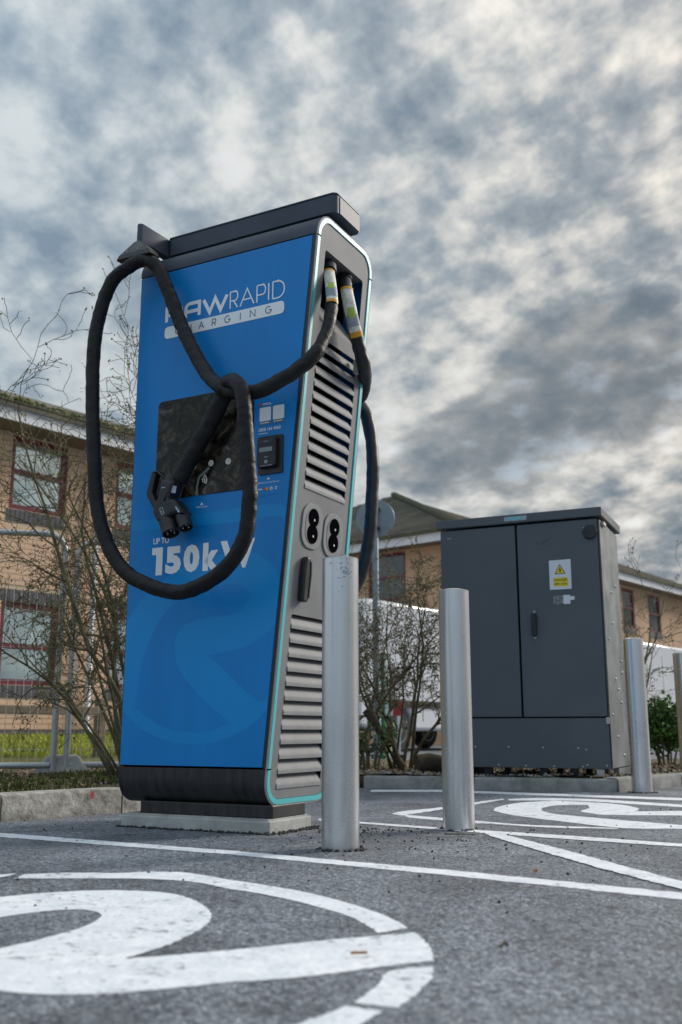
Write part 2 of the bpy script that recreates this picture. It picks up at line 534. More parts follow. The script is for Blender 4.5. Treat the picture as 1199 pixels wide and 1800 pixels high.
def spline(pts, sub=8):
    """Catmull-Rom through the points"""
    P = [Vector(p) for p in pts]
    P = [2 * P[0] - P[1]] + P + [2 * P[-1] - P[-2]]
    o = []
    for i in range(1, len(P) - 2):
        p0, p1, p2, p3 = P[i - 1:i + 3]
        for k in range(sub):
            t = k / sub
            o.append(0.5 * ((2 * p1) + (p2 - p0) * t + (2 * p0 - 5 * p1 + 4 * p2 - p3) * t * t + (3 * p1 - p0 - 3 * p2 + p3) * t ** 3))
    o.append(P[-2])
    return o


def rrect(x0, x1, y0, y1, r, n=6):
    pts = []
    for cx, cy, a0 in ((x1 - r, y0 + r, -90), (x1 - r, y1 - r, 0), (x0 + r, y1 - r, 90), (x0 + r, y0 + r, 180)):
        for i in range(n + 1):
            g = R_(a0 + 90 * i / n)
            pts.append((cx + r * math.cos(g), cy + r * math.sin(g)))
    return pts


def sheet(loops, fn, name, m, parent=None, thick=0.0):
    """flat sheet with holes; loops of 2D points, fn(a, b) -> 3D; thick goes against the sheet's normal"""
    bm = bmesh.new()
    es = []
    for lp in loops:
        vs = [bm.verts.new(fn(a, b)) for a, b in lp]
        for i in range(len(vs)):
            es.append(bm.edges.new((vs[i], vs[(i + 1) % len(vs)])))
    bmesh.ops.triangle_fill(bm, use_beauty=True, use_dissolve=False, edges=es)
    bmesh.ops.recalc_face_normals(bm, faces=bm.faces)
    me = bpy.data.meshes.new(name)
    bm.to_mesh(me)
    bm.free()
    me.materials.append(m)
    o = link(name, me, parent)
    if thick:
        s = o.modifiers.new('solid', 'SOLIDIFY')
        s.thickness = thick
        s.offset = 0
    return o


def ribbon(strokes, th, fn, name, m, parent, closed=False):
    """print made of strokes: each polyline a mitred strip; fn(a, b, layer) -> 3D"""
    mb = MB()
    for k, st in enumerate(strokes):
        P = [Vector((*p, 0)) for p in st]
        n = len(P)
        vs = []
        for i, p in enumerate(P):
            a = (p - P[i - 1]).normalized() if i else (P[1] - p).normalized()
            b = (P[i + 1] - p).normalized() if i < n - 1 else a
            t = (a + b)
            t = t.normalized() if t.length > 1e-6 else a
            nrm = Vector((-t.y, t.x, 0))
            c = max(0.45, nrm.dot(Vector((-a.y, a.x, 0))))
            for sgn in (1, -1):
                q = p + nrm * (sgn * th / 2 / c)
                vs.append(fn(q.x, q.y, k))
        mb.add(vs, [(2 * i, 2 * i + 1, 2 * i + 3, 2 * i + 2) for i in range(n - 1)])
    return mb.build(name, m, parent)


def arc(cx, cy, rx, ry, a0, a1, n=10):
    return [(cx + rx * math.cos(R_(a0 + (a1 - a0) * i / n)), cy + ry * math.sin(R_(a0 + (a1 - a0) * i / n))) for i in range(n + 1)]


def text(body, x0, x1, y0, y1, fn, name, m, parent, bold=0.0):
    """a line of lettering squeezed into x0..x1, y0..y1; fn(x, y) -> 3D"""
    cu = bpy.data.curves.new(name, 'FONT')
    cu.body = body
    cu.offset = bold
    cu.resolution_u = 3
    tmp = bpy.data.objects.new(name, cu)
    COL.objects.link(tmp)
    dg = bpy.context.evaluated_depsgraph_get()
    me = bpy.data.meshes.new_from_object(tmp.evaluated_get(dg), depsgraph=dg)
    bpy.data.objects.remove(tmp)
    bpy.data.curves.remove(cu)
    xs = [v.co.x for v in me.vertices]
    ys = [v.co.y for v in me.vertices]
    ax, bx_, ay, by = min(xs), max(xs), min(ys), max(ys)
    for v in me.vertices:
        v.co = fn(x0 + (v.co.x - ax) / (bx_ - ax) * (x1 - x0), y0 + (v.co.y - ay) / (by - ay) * (y1 - y0))
    me.materials.clear()
    me.materials.append(m)
    return link(name, me, parent)


# ------------------------------------------------------------------ measured outlines (metres)
PAINT = {"line_front":[[-1.612,3.982],[-1.218,3.717],[-0.347,3.19],[0.298,2.743],[0.769,2.377],[1.048,2.164],[1.007,2.08],[0.74,2.288],[0.287,2.643],[-0.336,3.093],[-1.172,3.58],[-1.549,3.83]],"line_mid":[[-0.093,4.29],[0.075,4.151],[0.38,3.9],[0.539,3.787],[0.793,3.616],[1.1,3.363],[1.37,3.143],[1.332,3.059],[1.071,3.278],[0.766,3.496],[0.372,3.817],[0.074,4.071],[-0.091,4.197]],"line_diag":[[0.509,3.715],[0.571,3.655],[0.688,3.166],[0.722,3.009],[0.824,2.541],[0.887,2.254],[0.835,2.124],[0.783,2.418],[0.689,2.77],[0.623,3.066],[0.513,3.607]],"line_back":[[0.183,6.319],[0.618,6.319],[0.884,6.157],[1.841,5.578],[2.315,5.259],[2.227,5.061],[1.776,5.386],[0.855,5.959],[0.599,6.123],[0.178,6.145]],"far_arc_low":[[0.278,4.489],[0.427,4.336],[0.543,4.21],[0.593,4.158],[0.701,4.042],[0.869,3.964],[1.037,3.896],[1.03,3.869],[0.772,3.925],[0.581,4.071],[0.528,4.095],[0.415,4.215],[0.287,4.35]],"far_arc_left":[[0.228,4.534],[0.264,4.659],[0.486,4.932],[0.682,5.267],[0.868,5.527],[0.856,5.447],[0.66,5.1],[0.473,4.798],[0.264,4.451]],"far_arc_up":[[0.893,5.509],[1.087,5.587],[1.377,5.46],[1.674,5.081],[1.926,4.675],[1.861,4.519],[1.622,4.925],[1.449,5.123],[1.227,5.36],[0.873,5.39]],"far_R":[[0.704,4.764],[0.757,4.964],[0.913,5.235],[1.105,5.377],[1.22,5.301],[1.315,5.214],[1.38,5.069],[1.394,4.861],[1.328,4.675],[1.546,4.698],[1.875,4.675],[1.763,4.401],[1.464,4.454],[1.227,4.471],[1.131,4.495],[1.082,4.675],[1.163,4.861],[1.206,5.069],[1.104,5.069],[1.01,4.994],[0.931,4.809],[0.925,4.58],[1.013,4.413],[1.134,4.255],[1.316,4.011],[1.521,3.808],[1.471,3.685],[1.267,3.865],[1.092,3.878],[0.997,3.973],[0.863,4.218],[0.767,4.413],[0.712,4.58]],"near_left":[[-1.016,2.608],[-0.867,2.669],[-0.829,2.692],[-0.85,2.618],[-0.986,2.532]],"near_arc":[[-0.809,2.601],[-0.806,2.675],[-0.707,2.703],[-0.564,2.698],[-0.491,2.721],[-0.411,2.71],[-0.333,2.644],[-0.279,2.585],[-0.204,2.517],[-0.085,2.393],[0.017,2.24],[0.084,2.105],[0.11,2.03],[0.122,1.968],[0.066,1.923],[0.051,1.987],[0.016,2.09],[-0.038,2.181],[-0.123,2.301],[-0.215,2.401],[-0.263,2.44],[-0.342,2.532],[-0.442,2.585],[-0.544,2.601],[-0.68,2.601]],"near_R":[[-0.896,2.137],[-0.832,2.24],[-0.751,2.321],[-0.663,2.379],[-0.564,2.414],[-0.44,2.401],[-0.368,2.357],[-0.303,2.251],[-0.265,2.137],[-0.252,2.034],[-0.271,1.907],[-0.304,1.801],[-0.35,1.718],[-0.306,1.729],[-0.249,1.753],[-0.189,1.779],[-0.097,1.824],[0.001,1.872],[0.103,1.915],[0.133,1.927],[0.144,1.872],[0.151,1.794],[0.148,1.702],[0.06,1.659],[-0.028,1.609],[-0.111,1.577],[-0.165,1.562],[-0.217,1.538],[-0.267,1.519],[-0.342,1.496],[-0.423,1.499],[-0.481,1.514],[-0.56,1.555],[-0.647,1.625],[-0.624,1.722],[-0.574,1.794],[-0.542,1.843],[-0.51,1.907],[-0.479,1.987],[-0.472,2.063],[-0.479,2.115],[-0.509,2.154],[-0.551,2.166],[-0.613,2.137],[-0.669,2.078],[-0.735,1.987],[-0.774,1.857]],"near_c":[[0.144,1.664],[0.135,1.594],[0.11,1.511],[0.076,1.427],[0.017,1.451],[0.038,1.504],[0.056,1.56],[0.073,1.629]],"near_d":[[0.006,1.437],[0.055,1.408],[0.019,1.341],[-0.026,1.261],[-0.105,1.261],[-0.063,1.341],[-0.024,1.391]]}
EMB_OUT = [[-0.082,1.01],[-0.034,0.983],[0.02,0.934],[0.042,0.875],[0.04,0.808],[0.032,0.759],[0.027,0.676],[0.021,0.567],[0.008,0.488],[-0.017,0.432],[-0.087,0.373],[-0.206,0.325],[-0.328,0.307],[-0.441,0.318],[-0.573,0.357],[-0.651,0.409],[-0.687,0.45],[-0.694,0.645],[-0.687,0.765],[-0.644,0.824],[-0.601,0.87],[-0.528,0.925],[-0.419,0.978],[-0.241,1.018]]
EMB_A = [[-0.095,0.85],[-0.113,0.88],[-0.154,0.899],[-0.237,0.894],[-0.335,0.877],[-0.428,0.847],[-0.5,0.798],[-0.548,0.729],[-0.582,0.653],[-0.61,0.548],[-0.619,0.444],[-0.561,0.409],[-0.472,0.368],[-0.372,0.352],[-0.275,0.354],[-0.174,0.382],[-0.222,0.418],[-0.292,0.468],[-0.365,0.531],[-0.417,0.59],[-0.438,0.648],[-0.437,0.706],[-0.409,0.746],[-0.353,0.77],[-0.275,0.777],[-0.192,0.782],[-0.131,0.801]]
EMB_B = [[-0.284,0.634],[-0.202,0.646],[-0.127,0.657],[-0.061,0.685],[-0.003,0.721],[0.029,0.759],[0.025,0.676],[0.018,0.567],[0.006,0.494],[-0.018,0.47],[-0.05,0.457],[-0.158,0.538],[-0.228,0.596]]
EMB_C = [[-0.685,1.192],[-0.465,1.186],[-0.155,1.191],[-0.004,1.19],[0.043,1.179],[0.07,1.141],[0.063,1.101],[0.037,1.133],[-0.004,1.143],[-0.153,1.137],[-0.463,1.143],[-0.684,1.148]]
EMB_D = [[0.073,1.57],[0.117,1.599],[0.106,1.506]]
SCREEN = [[-0.561,1.659],[-0.536,1.68],[-0.129,1.672],[-0.14,1.271],[-0.556,1.255]]
TERM = [[-0.068,1.459],[0.04,1.459],[0.039,1.308],[-0.069,1.313]]
F_tm_in = [[-0.061,1.453],[0.021,1.453],[0.018,1.33],[-0.064,1.331]]
F_disp = [[-0.05,1.406],[0.007,1.408],[0.007,1.392],[-0.049,1.39]]
F_btn = [[-0.02,1.351]]
F_qr = [[-0.069,1.578],[-0.018,1.575],[-0.017,1.52],[-0.067,1.523],[-0.009,1.578],[0.041,1.575],[0.042,1.52],[-0.008,1.523]]
F_qrlab = [[-0.068,1.525],[-0.017,1.522],[-0.017,1.508],[-0.067,1.511]]
F_phone = [[-0.072,1.489],[0.026,1.486]]
F_cardtxt = [[-0.071,1.277],[0.024,1.278]]
F_tri = [[-0.024,1.293]]
F_cards = [[-0.072,1.254],[0.022,1.256]]
F_rf = [[-0.331,1.226]]
F_rftxt = [[-0.355,1.217],[-0.303,1.218]]
F_logo = [[-0.549,2.028],[0.041,2.017],[0.032,2.103]]
F_lbar = [[-0.548,2.005],[0.035,2.009],[0.035,1.958],[-0.546,1.951]]
F_upto = [[-0.562,1.085],[-0.485,1.09],[-0.563,1.108]]
F_kw = [[-0.555,0.958],[-0.079,0.965],[-0.081,1.074],[-0.564,1.069]]
F_icons = [[-0.372,1.383],[-0.29,1.385],[-0.208,1.382]]
F_wave = [[-0.334,1.325]]
CABLE1 = [[0.099,0.237,2.273],[0.157,0.135,2.152],[0.189,0.092,2.066],[0.202,0.079,1.986],[0.21,0.051,1.914],[0.207,0.023,1.839],[0.188,-0.03,1.743],[0.13,-0.07,1.674],[0.067,-0.1,1.631],[0.012,-0.12,1.602],[-0.028,-0.135,1.596],[-0.076,-0.14,1.601],[-0.132,-0.135,1.621],[-0.191,-0.12,1.661],[-0.249,-0.1,1.712],[-0.301,-0.085,1.778],[-0.34,-0.08,1.84],[-0.377,-0.075,1.902],[-0.417,-0.075,1.983],[-0.447,-0.08,2.057],[-0.481,-0.09,2.143],[-0.516,-0.1,2.22],[-0.548,-0.11,2.256],[-0.587,-0.115,2.271],[-0.625,-0.12,2.267],[-0.668,-0.125,2.247],[-0.714,-0.13,2.224],[-0.747,-0.135,2.178],[-0.777,-0.14,2.092],[-0.794,-0.15,1.965],[-0.793,-0.155,1.825],[-0.781,-0.16,1.686],[-0.765,-0.165,1.561],[-0.746,-0.17,1.437],[-0.725,-0.17,1.271],[-0.684,-0.17,1.129],[-0.616,-0.17,1.01],[-0.536,-0.17,0.936],[-0.428,-0.17,0.885],[-0.321,-0.17,0.857],[-0.245,-0.175,0.86],[-0.146,-0.18,0.892],[-0.061,-0.185,0.947],[-0.006,-0.19,1.024],[0.012,-0.19,1.105],[0.019,-0.195,1.198],[0.012,-0.2,1.303],[0.004,-0.205,1.41],[-0.002,-0.21,1.491],[-0.011,-0.21,1.554],[-0.033,-0.205,1.603],[-0.081,-0.18,1.637],[-0.139,-0.13,1.651],[-0.186,-0.08,1.638],[-0.216,-0.065,1.596],[-0.266,-0.06,1.524],[-0.322,-0.06,1.441],[-0.375,-0.062,1.36],[-0.401,-0.065,1.312]]
CABLE2 = [[0.089,0.391,2.277],[0.141,0.304,2.189],[0.19,0.235,2.075],[0.204,0.263,1.959],[0.206,0.314,1.878],[0.195,0.377,1.815],[0.118,0.53,1.814],[0.064,0.6,1.788],[-0.019,0.64,1.773],[-0.108,0.66,1.812],[-0.13,0.7,1.868],[-0.052,0.72,1.843],[0.03,0.7,1.756],[0.065,0.69,1.648],[0.082,0.68,1.513],[0.079,0.68,1.385],[0.07,0.68,1.234],[0.05,0.68,1.11],[0.014,0.68,1.001],[-0.053,0.68,0.914],[-0.159,0.68,0.864],[-0.303,0.68,0.884]]
CON_BODY = [[-0.453,1.32],[-0.389,1.304],[-0.406,1.261],[-0.419,1.235],[-0.389,1.234],[-0.363,1.202],[-0.337,1.17],[-0.367,1.171],[-0.397,1.169],[-0.424,1.154],[-0.445,1.144],[-0.465,1.146],[-0.492,1.19],[-0.482,1.219],[-0.467,1.249]]
CON_HANDLE = [[-0.514,1.361],[-0.486,1.36],[-0.445,1.327],[-0.448,1.316],[-0.459,1.321],[-0.488,1.347],[-0.494,1.34],[-0.51,1.273],[-0.483,1.23],[-0.476,1.214],[-0.492,1.195],[-0.535,1.261],[-0.537,1.278]]
CON_AX = [[-0.436,1.306],[-0.429,1.154],[-0.44,1.148],[-0.405,1.102],[-0.359,1.165],[-0.338,1.118]]
CABA = [1.642,6.2,0.125]
CABBOLT = [[-0.861,0.254],[-0.642,0.255],[-0.421,0.253],[-0.202,0.251],[-0.154,0.241],[-0.709,0.142],[-0.534,0.141],[-0.356,0.14],[-0.18,0.139],[-0.152,0.15],[-0.036,0.148]]
CABSIDEBOLT = [[0.687,1.307],[0.442,1.295],[0.276,1.233],[0.745,1.148],[0.721,1.079],[0.273,1.033],[0.099,0.919],[0.639,0.848],[0.512,0.802],[0.631,0.764],[0.508,0.728],[0.656,0.708],[0.259,0.676],[0.341,0.614],[0.419,0.533],[0.087,0.453],[0.221,0.318],[0.409,0.203]]
# ------------------------------------------------------------------ the setting
gm = MB().add([(-300, -60, 0), (300, -60, 0), (300, 900, 0), (-300, 900, 0)], [(0, 1, 2, 3)])
asphalt = tag(gm.build('asphalt', MT['asphalt']), 'grey worn asphalt of the charging bays', kind='structure')


def rough_loop(pts, step=0.02, amp=0.0016):
    o = []
    n = len(pts)
    for i in range(n):
        a, b = Vector(pts[i]), Vector(pts[(i + 1) % n])
        k = min(400, max(1, int((b - a).length / step)))
        for j in range(k):
            p = a.lerp(b, j / k)
            q = Vector((p.x * 55, p.y * 55, i * 0.0))
            o.append((p.x + amp * noise.noise(q) * 2 + random.uniform(-amp, amp) * 0.5, p.y + amp * noise.noise(q + Vector((9, 4, 2))) * 2 + random.uniform(-amp, amp) * 0.5))
    return o


def smooth_loop(pts, sub=4):
    """round the traced outline, keeping its sharp corners"""
    n = len(pts)
    o = []
    P = [Vector(p) for p in pts]
    for i in range(n):
        p0, p1, p2, p3 = P[i - 1], P[i], P[(i + 1) % n], P[(i + 2) % n]
        a, b, c = (p1 - p0).normalized(), (p2 - p1).normalized(), (p3 - p2).normalized()
        m1 = (p2 - p0) / 2 if a.dot(b) > 0.6 else (p2 - p1)
        m2 = (p3 - p1) / 2 if b.dot(c) > 0.6 else (p2 - p1)
        ln = (p2 - p1).length
        m1 = m1.normalized() * ln
        m2 = m2.normalized() * ln
        for k in range(sub):
            t = k / sub
            h = (2 * t ** 3 - 3 * t * t + 1) * p1 + (t ** 3 - 2 * t * t + t) * m1 + (-2 * t ** 3 + 3 * t * t) * p2 + (t ** 3 - t * t) * m2
            o.append((h.x, h.y))
    return o


for key, pts in PAINT.items():
    near = key.startswith('near')
    lp = pts if key.startswith('line') else smooth_loop(pts)
    lp = rough_loop(lp, 0.007 if near else 0.02, 0.0018 if near else 0.004)
    z = {'line_mid': 0.0018, 'line_diag': 0.0026}.get(key, 0.0010)
    sheet([lp], lambda a, b: (a, b, z), 'painted_line' if key.startswith('line') else 'painted_emblem', MT['paint'], asphalt)

# soil bed behind the kerbs
BED = [(-4.6, 0.7), (-1.70, 3.92), (-1.39, 4.24), (-1.21, 4.43), (-1.0, 4.66), (-0.42, 5.52), (0.08, 6.60), (0.82, 6.45), (1.62, 6.17), (2.16, 6.73), (3.2, 7.7), (4.2, 9.6), (1.8, 10.4), (-0.5, 9.9), (-8.0, 3.2)]


def inside(p, poly):
    c = False
    j = len(poly) - 1
    for i in range(len(poly)):
        (xi, yi), (xj, yj) = poly[i], poly[j]
        if (yi > p[1]) != (yj > p[1]) and p[0] < (xj - xi) * (p[1] - yi) / (yj - yi) + xi:
            c = not c
        j = i
    return c


def bed_z(x, y):
    return 0.078 + 0.022 * noise.noise(Vector((x * 1.7, y * 1.7, 3))) + 0.012 * noise.noise(Vector((x * 7, y * 7, 1)))


bmb = bmesh.new()
vs = [bmb.verts.new((x, y, 0.07)) for x, y in BED]
face = bmb.faces.new(vs)
bot = bmesh.ops.extrude_face_region(bmb, geom=[face])
for v in vs:
    v.co.z = -0.05
bmesh.ops.recalc_face_normals(bmb, faces=bmb.faces)
me = bpy.data.meshes.new('soil_bed')
bmb.to_mesh(me)
bmb.free()
me.materials.append(MT['soil'])
bed = tag(link('soil_bed', me), 'brown planting bed behind the kerb', kind='structure')
# uneven soil surface as its own relief sheet
rel = MB()
GX = 0.09
idx = {}
for iy in range(0, 110):
    for ix in range(-92, 48):
        x, y = ix * GX, 0.7 + iy * GX
        if inside((x, y), BED):
            idx[(ix, iy)] = len(rel.v)
            rel.v.append((x, y, bed_z(x, y)))
for (ix, iy), a in idx.items():
    q = [(ix, iy), (ix + 1, iy), (ix + 1, iy + 1), (ix, iy + 1)]
    if all(k in idx for k in q):
        rel.f.append(tuple(idx[k] for k in q))
rel.build('soil_surface', MT['soil'], bed, smooth='all')

RV = Vector((0.639, 0.769, 0))
NV = Vector((0.769, -0.639, 0))
B0 = Vector((-4.216, 14.0, 0))
lawn = MB()
for i in range(13):
    for j in range(13):
        a = Vector((-8.6, 3.0, 0)).lerp(Vector((-0.4, 10.0, 0)), i / 12)
        b = (B0 + RV * -14).lerp(B0 + RV * 5, i / 12)
        p = a.lerp(b, j / 12)
        lawn.v.append((p.x, p.y, 0.06 + 0.20 * (j / 12) + 0.02 * noise.noise(p)))
for i in range(12):
    for j in range(12):
        lawn.f.append((i * 13 + j, (i + 1) * 13 + j, (i + 1) * 13 + j + 1, i * 13 + j + 1))
lawn_o = tag(lawn.build('lawn', MT['lawn'], smooth='all'), 'mossy lawn in front of the brick building', kind='structure')


def lawn_point(i, j):
    a = Vector((-8.6, 3.0, 0)).lerp(Vector((-0.4, 10.0, 0)), i)
    b = (B0 + RV * -14).lerp(B0 + RV * 5, i)
    p = a.lerp(b, j)
    p.z = 0.06 + 0.20 * j + 0.02 * noise.noise(p)
    return p


# ---- kerbs: every stone its own piece
def kerb_run(pts, h, wd, length, m, gap=0.008, parent=None, label=None, back=0.02):
    """stones laid along a polyline; the road side is to the right of the direction of travel"""
    P = [Vector((*p, 0)) for p in pts]
    for a, b in zip(P[:-1], P[1:]):
        d = b - a
        n = max(1, round(d.length / length))
        t = d.normalized()
        nrm = Vector((-t.y, t.x, 0))
        for i in range(n):
            l = d.length / n
            c = a + t * (l * i)
            mb = MB()
            hh = h + random.uniform(-0.003, 0.003)
            prof = [(0.0, -0.06), (0.0, hh - 0.018), (0.008, hh - 0.005), (0.022, hh), (wd, hh), (wd, -0.06)]
            k = max(2, int(l / 0.06))
            sec = []
            for q in range(k + 1):
                s = gap / 2 + (l - gap) * q / k
                ring = []
                for (w_, z_) in prof:
                    p = c + t * s + nrm * w_ + Vector((0, 0, z_))
                    j = noise.noise(p * 11) * 0.004 + noise.noise(p * 34) * 0.0022
                    ring.append(p + (-nrm + Vector((0, 0, 0.6))) * j)
                sec.append(ring)
            vs_ = [p for r_ in sec for p in r_]
            np_ = len(prof)
            fs_ = [(q * np_ + j, q * np_ + j + 1, (q + 1) * np_ + j + 1, (q + 1) * np_ + j) for q in range(k) for j in range(np_ - 1)]
            fs_ += [tuple(range(np_)), tuple(k * np_ + j for j in range(np_))]
            mb.add(vs_, fs_)
            mb.build('kerb_stone', m, parent, smooth=True)


kerb = empty('kerb', (0, 0, 0), label='weathered concrete kerb edging the planting bed', kind='structure')
kerb_run([(-4.6, 0.62), (-1.674, 3.83), (-1.364, 4.154), (-0.97, 4.585)], 0.108, 0.12, 0.62, MT['kerb'], parent=kerb)
kerb_run([(-0.97, 4.585), (-0.38, 5.45), (0.117, 6.551)], 0.105, 0.12, 0.62, MT['kerb'], parent=kerb)
kerb2 = empty('island_kerb', (0, 0, 0), label='low grey kerb around the cabinet island', kind='structure')
kerb_run([(0.14, 6.50), (0.82, 6.366), (1.63, 6.08)], 0.074, 0.10, 0.9, MT['kerb2'], parent=kerb2)
kerb_run([(1.638, 6.083), (2.209, 6.681), (3.3, 7.7)], 0.085, 0.10, 0.6, MT['kerb2'], parent=kerb2)
pink = MB()
pink.lathe([(0.001, 0.0), (0.010, 0.0006), (0.012, 0.0012)], 9, M=Matrix.Translation((-1.076, 4.463, 0.085)) @ Matrix.Rotation(R_(43), 4, 'Z') @ Matrix.Rotation(R_(90), 4, 'X') @ Matrix.Diagonal((0.75, 1.5, 1, 1)))
pink.build('paint_mark', mat('pink_marker_paint', (0.62, 0.10, 0.10), 0.7), kerb)

# concrete slab under the charger
YAW = R_(28)
P0 = Vector((-0.252, 3.655, 0))
slab = empty('concrete_slab', P0, -YAW, 'pale concrete slab under the blue charger', 'slab')
MB().box(-0.668, 0.0, 0.0, 0.30, -0.05, 0.045).build('slab_block', MT['concrete'], slab, bevel=0.006)
rim = MB()
rim.box(-0.660, -0.012, 0.012, 0.288, 0.0455, 0.050)
rim.build('mortar_bed', MT['concrete'], slab)

# ------------------------------------------------------------------ charger
K = 0.0961


def us(z, off=0.0):
    return -0.018 + K * (z - 0.222) + off


UL = -0.686
ZB, ZT, DW = 0.088, 2.365, 0.482
ch = empty('charging_station', P0, -YAW, 'tall blue rapid charger with grey louvred side and black cables', 'charger')


def clip_poly(poly, lo, hi):
    """keep the part of a (w, z) polygon with lo <= z <= hi"""
    def cut(pl, zc, keep_above):
        o = []
        for i in range(len(pl)):
            a, b = pl[i], pl[(i + 1) % len(pl)]
            ia = (a[1] >= zc) == keep_above or a[1] == zc
            ib = (b[1] >= zc) == keep_above or b[1] == zc
            if ia:
                o.append(a)
            if ia != ib:
                t = (zc - a[1]) / (b[1] - a[1])
                o.append((a[0] + t * (b[0] - a[0]), zc))
        return o
    return cut(cut(poly, lo, True), hi, False)


def wall_shell(poly, inset, name, m, parent, smooth=True, off=-0.003, uL=UL):
    """solid swept along the width; its right end follows the slanted side"""
    mb = MB()
    n = len(poly)
    vs = [(uL, w + 0.0, z) for w, z in poly] + [(us(z, off), w, z) for w, z in poly]
    fs = [tuple(range(n - 1, -1, -1)), tuple(range(n, 2 * n))] + [(i, (i + 1) % n, n + (i + 1) % n, n + i) for i in range(n)]
    mb.add(vs, fs)
    return mb.build(name, m, parent, smooth=smooth)


outer = rrect(0.0, DW, ZB, ZT, 0.098, 10)
inner = rrect(0.022, DW - 0.022, ZB + 0.02, ZT - 0.02, 0.08, 8)


def ring_shell(lo, hi, name, m):
    """open cover: outer skin and inner skin of the profile between two heights, closed at the left"""
    po = clip_poly(outer, lo, hi)
    return wall_shell(po, 0, name, m, ch)


# core set back from the side sheet so that louvres and the cable bay have depth
core = MB()
pc = inner
n = len(pc)
core.add([(UL + 0.004, w, z) for w, z in pc] + [(us(z, -0.11), w, z) for w, z in pc], [tuple(range(n - 1, -1, -1)), tuple(range(n, 2 * n))] + [(i, (i + 1) % n, n + (i + 1) % n, n + i) for i in range(n)])
core.build('core', MT['cavity'], ch)


def cover(lo, hi, name, m, inset=0.02):
    """bent sheet following the rounded profile (front, over/under, rear) with real thickness"""
    po = [p for p in outer if lo <= p[1] <= hi]
    full = clip_poly(outer, lo, hi)
    # open path: drop the closing edge along z = lo or hi
    zc = lo if lo > 1 else hi
    ends = [i for i, p in enumerate(full) if abs(p[1] - zc) < 1e-6]
    i0, i1 = ends[0], ends[-1]
    path = full[i1:] + full[:i0 + 1] if (i1 - i0) == 1 else full[i0:i1 + 1]
    cx, cz = DW / 2, (1.6 if lo > 1 else 0.7)
    k = len(path)
    inn = []
    for w, z in path:
        ww = min(max(w, inset), DW - inset)
        zz_ = min(max(z, ZB + inset), ZT - inset)
        inn.append((ww, zz_))
    mb = MB()
    loop = path + inn[::-1]
    m_ = len(loop)
    vs = [(UL, w, z) for w, z in loop] + [(us(z, -0.003), w, z) for w, z in loop]
    fs = [(i, (i + 1) % m_, m_ + (i + 1) % m_, m_ + i) for i in range(m_)]
    for side in (0, m_):
        for i in range(k - 1):
            fs.append((side + i, side + i + 1, side + m_ - 2 - i, side + m_ - 1 - i))
    # left end plate
    mb.add(vs, fs)
    lp = clip_poly(outer, lo, hi)
    mb.prism([(w, z) for w, z in lp], lambda a, b, t: (t, a, b), UL - 0.004, UL - 0.0005)
    return mb.build(name, m, ch, smooth=True)


cover(2.262, ZT, 'top_cover', MT['anthracite'])
cover(ZB, 0.221, 'bottom_cover', MT['scuffed'])
MB().prism([(0.003, 0.225), (DW - 0.003, 0.225), (DW - 0.003, 2.258), (0.003, 2.258)], lambda a, b, t: (t, a, b), UL - 0.003, UL + 0.003).build('left_panel', MT['anthracite'], ch)


def fpanel(w0, w1, name, m, lo=0.228, hi=2.255, inl=0.004, inr=0.016):
    mb = MB()
    q = [(UL + inl, lo), (us(lo, -inr), lo), (us(hi, -inr), hi), (UL + inl, hi)]
    mb.prism(q, lambda a, b, t: (a, t, b), w0, w1)
    return mb.build(name, m, ch, bevel=0.0015)


fp = fpanel(-0.003, 0.018, 'front_panel', MT['blue'])
fpanel(DW - 0.018, DW + 0.003, 'rear_panel', MT['blue'])
# black edge strips either side of the blue sheet
for w0, w1 in ((0.0, 0.02), (DW - 0.02, DW)):
    mb = MB()
    mb.prism([(us(0.222, -0.0145), 0.224), (us(0.222, -0.003), 0.224), (us(2.26, -0.003), 2.259), (us(2.26, -0.0145), 2.259)], lambda a, b, t: (a, t, b), w0, w1)
    mb.build('edge_strip', MT['black'], ch)


def FW(layer):
    return lambda a, b, *k: (a, -0.0034 - 0.0004 * layer - (0.00012 * k[0] if k else 0), b)


def clip_right(poly, inr=0.018):
    """cut a print polygon at the slanted right edge and the left edge of the blue sheet"""
    def f(p):
        return us(p[1], -inr) - p[0]
    o = []
    for i in range(len(poly)):
        a, b = poly[i], poly[(i + 1) % len(poly)]
        fa, fb = f(a), f(b)
        if fa >= 0:
            o.append(a)
        if (fa >= 0) != (fb >= 0):
            t = fa / (fa - fb)
            o.append((a[0] + t * (b[0] - a[0]), a[1] + t * (b[1] - a[1])))
    return [(max(x, UL + 0.006), z) for x, z in o]


for nm, data, lay, m in (('emblem_print', EMB_OUT, 0, 'blue_light'), ('emblem_ground', EMB_A, 1, 'blue'), ('emblem_ground', EMB_B, 1, 'blue'), ('swoosh_print', EMB_C, 0, 'blue_light'), ('swoosh_print', EMB_D, 0, 'blue_light')):
    sheet([clip_right(smooth_loop(data) if len(data) > 4 else data)], FW(lay), nm, MT[m], fp)

# --- lettering: RAW RAPID CHARGING
ZL0, ZL1 = 2.022, 2.098


def place(strokes, u0, u1, z0, z1):
    return [[(u0 + x * (u1 - u0), z0 + y * (z1 - z0)) for x, y in s] for s in strokes]


def bowl(x0, x1, y0, y1):
    return [(x0, y1), (x1 - 0.3, y1)] + arc(x1 - 0.3, (y0 + y1) / 2, 0.3, (y1 - y0) / 2, 90, -90, 8) + [(x0, y0)]


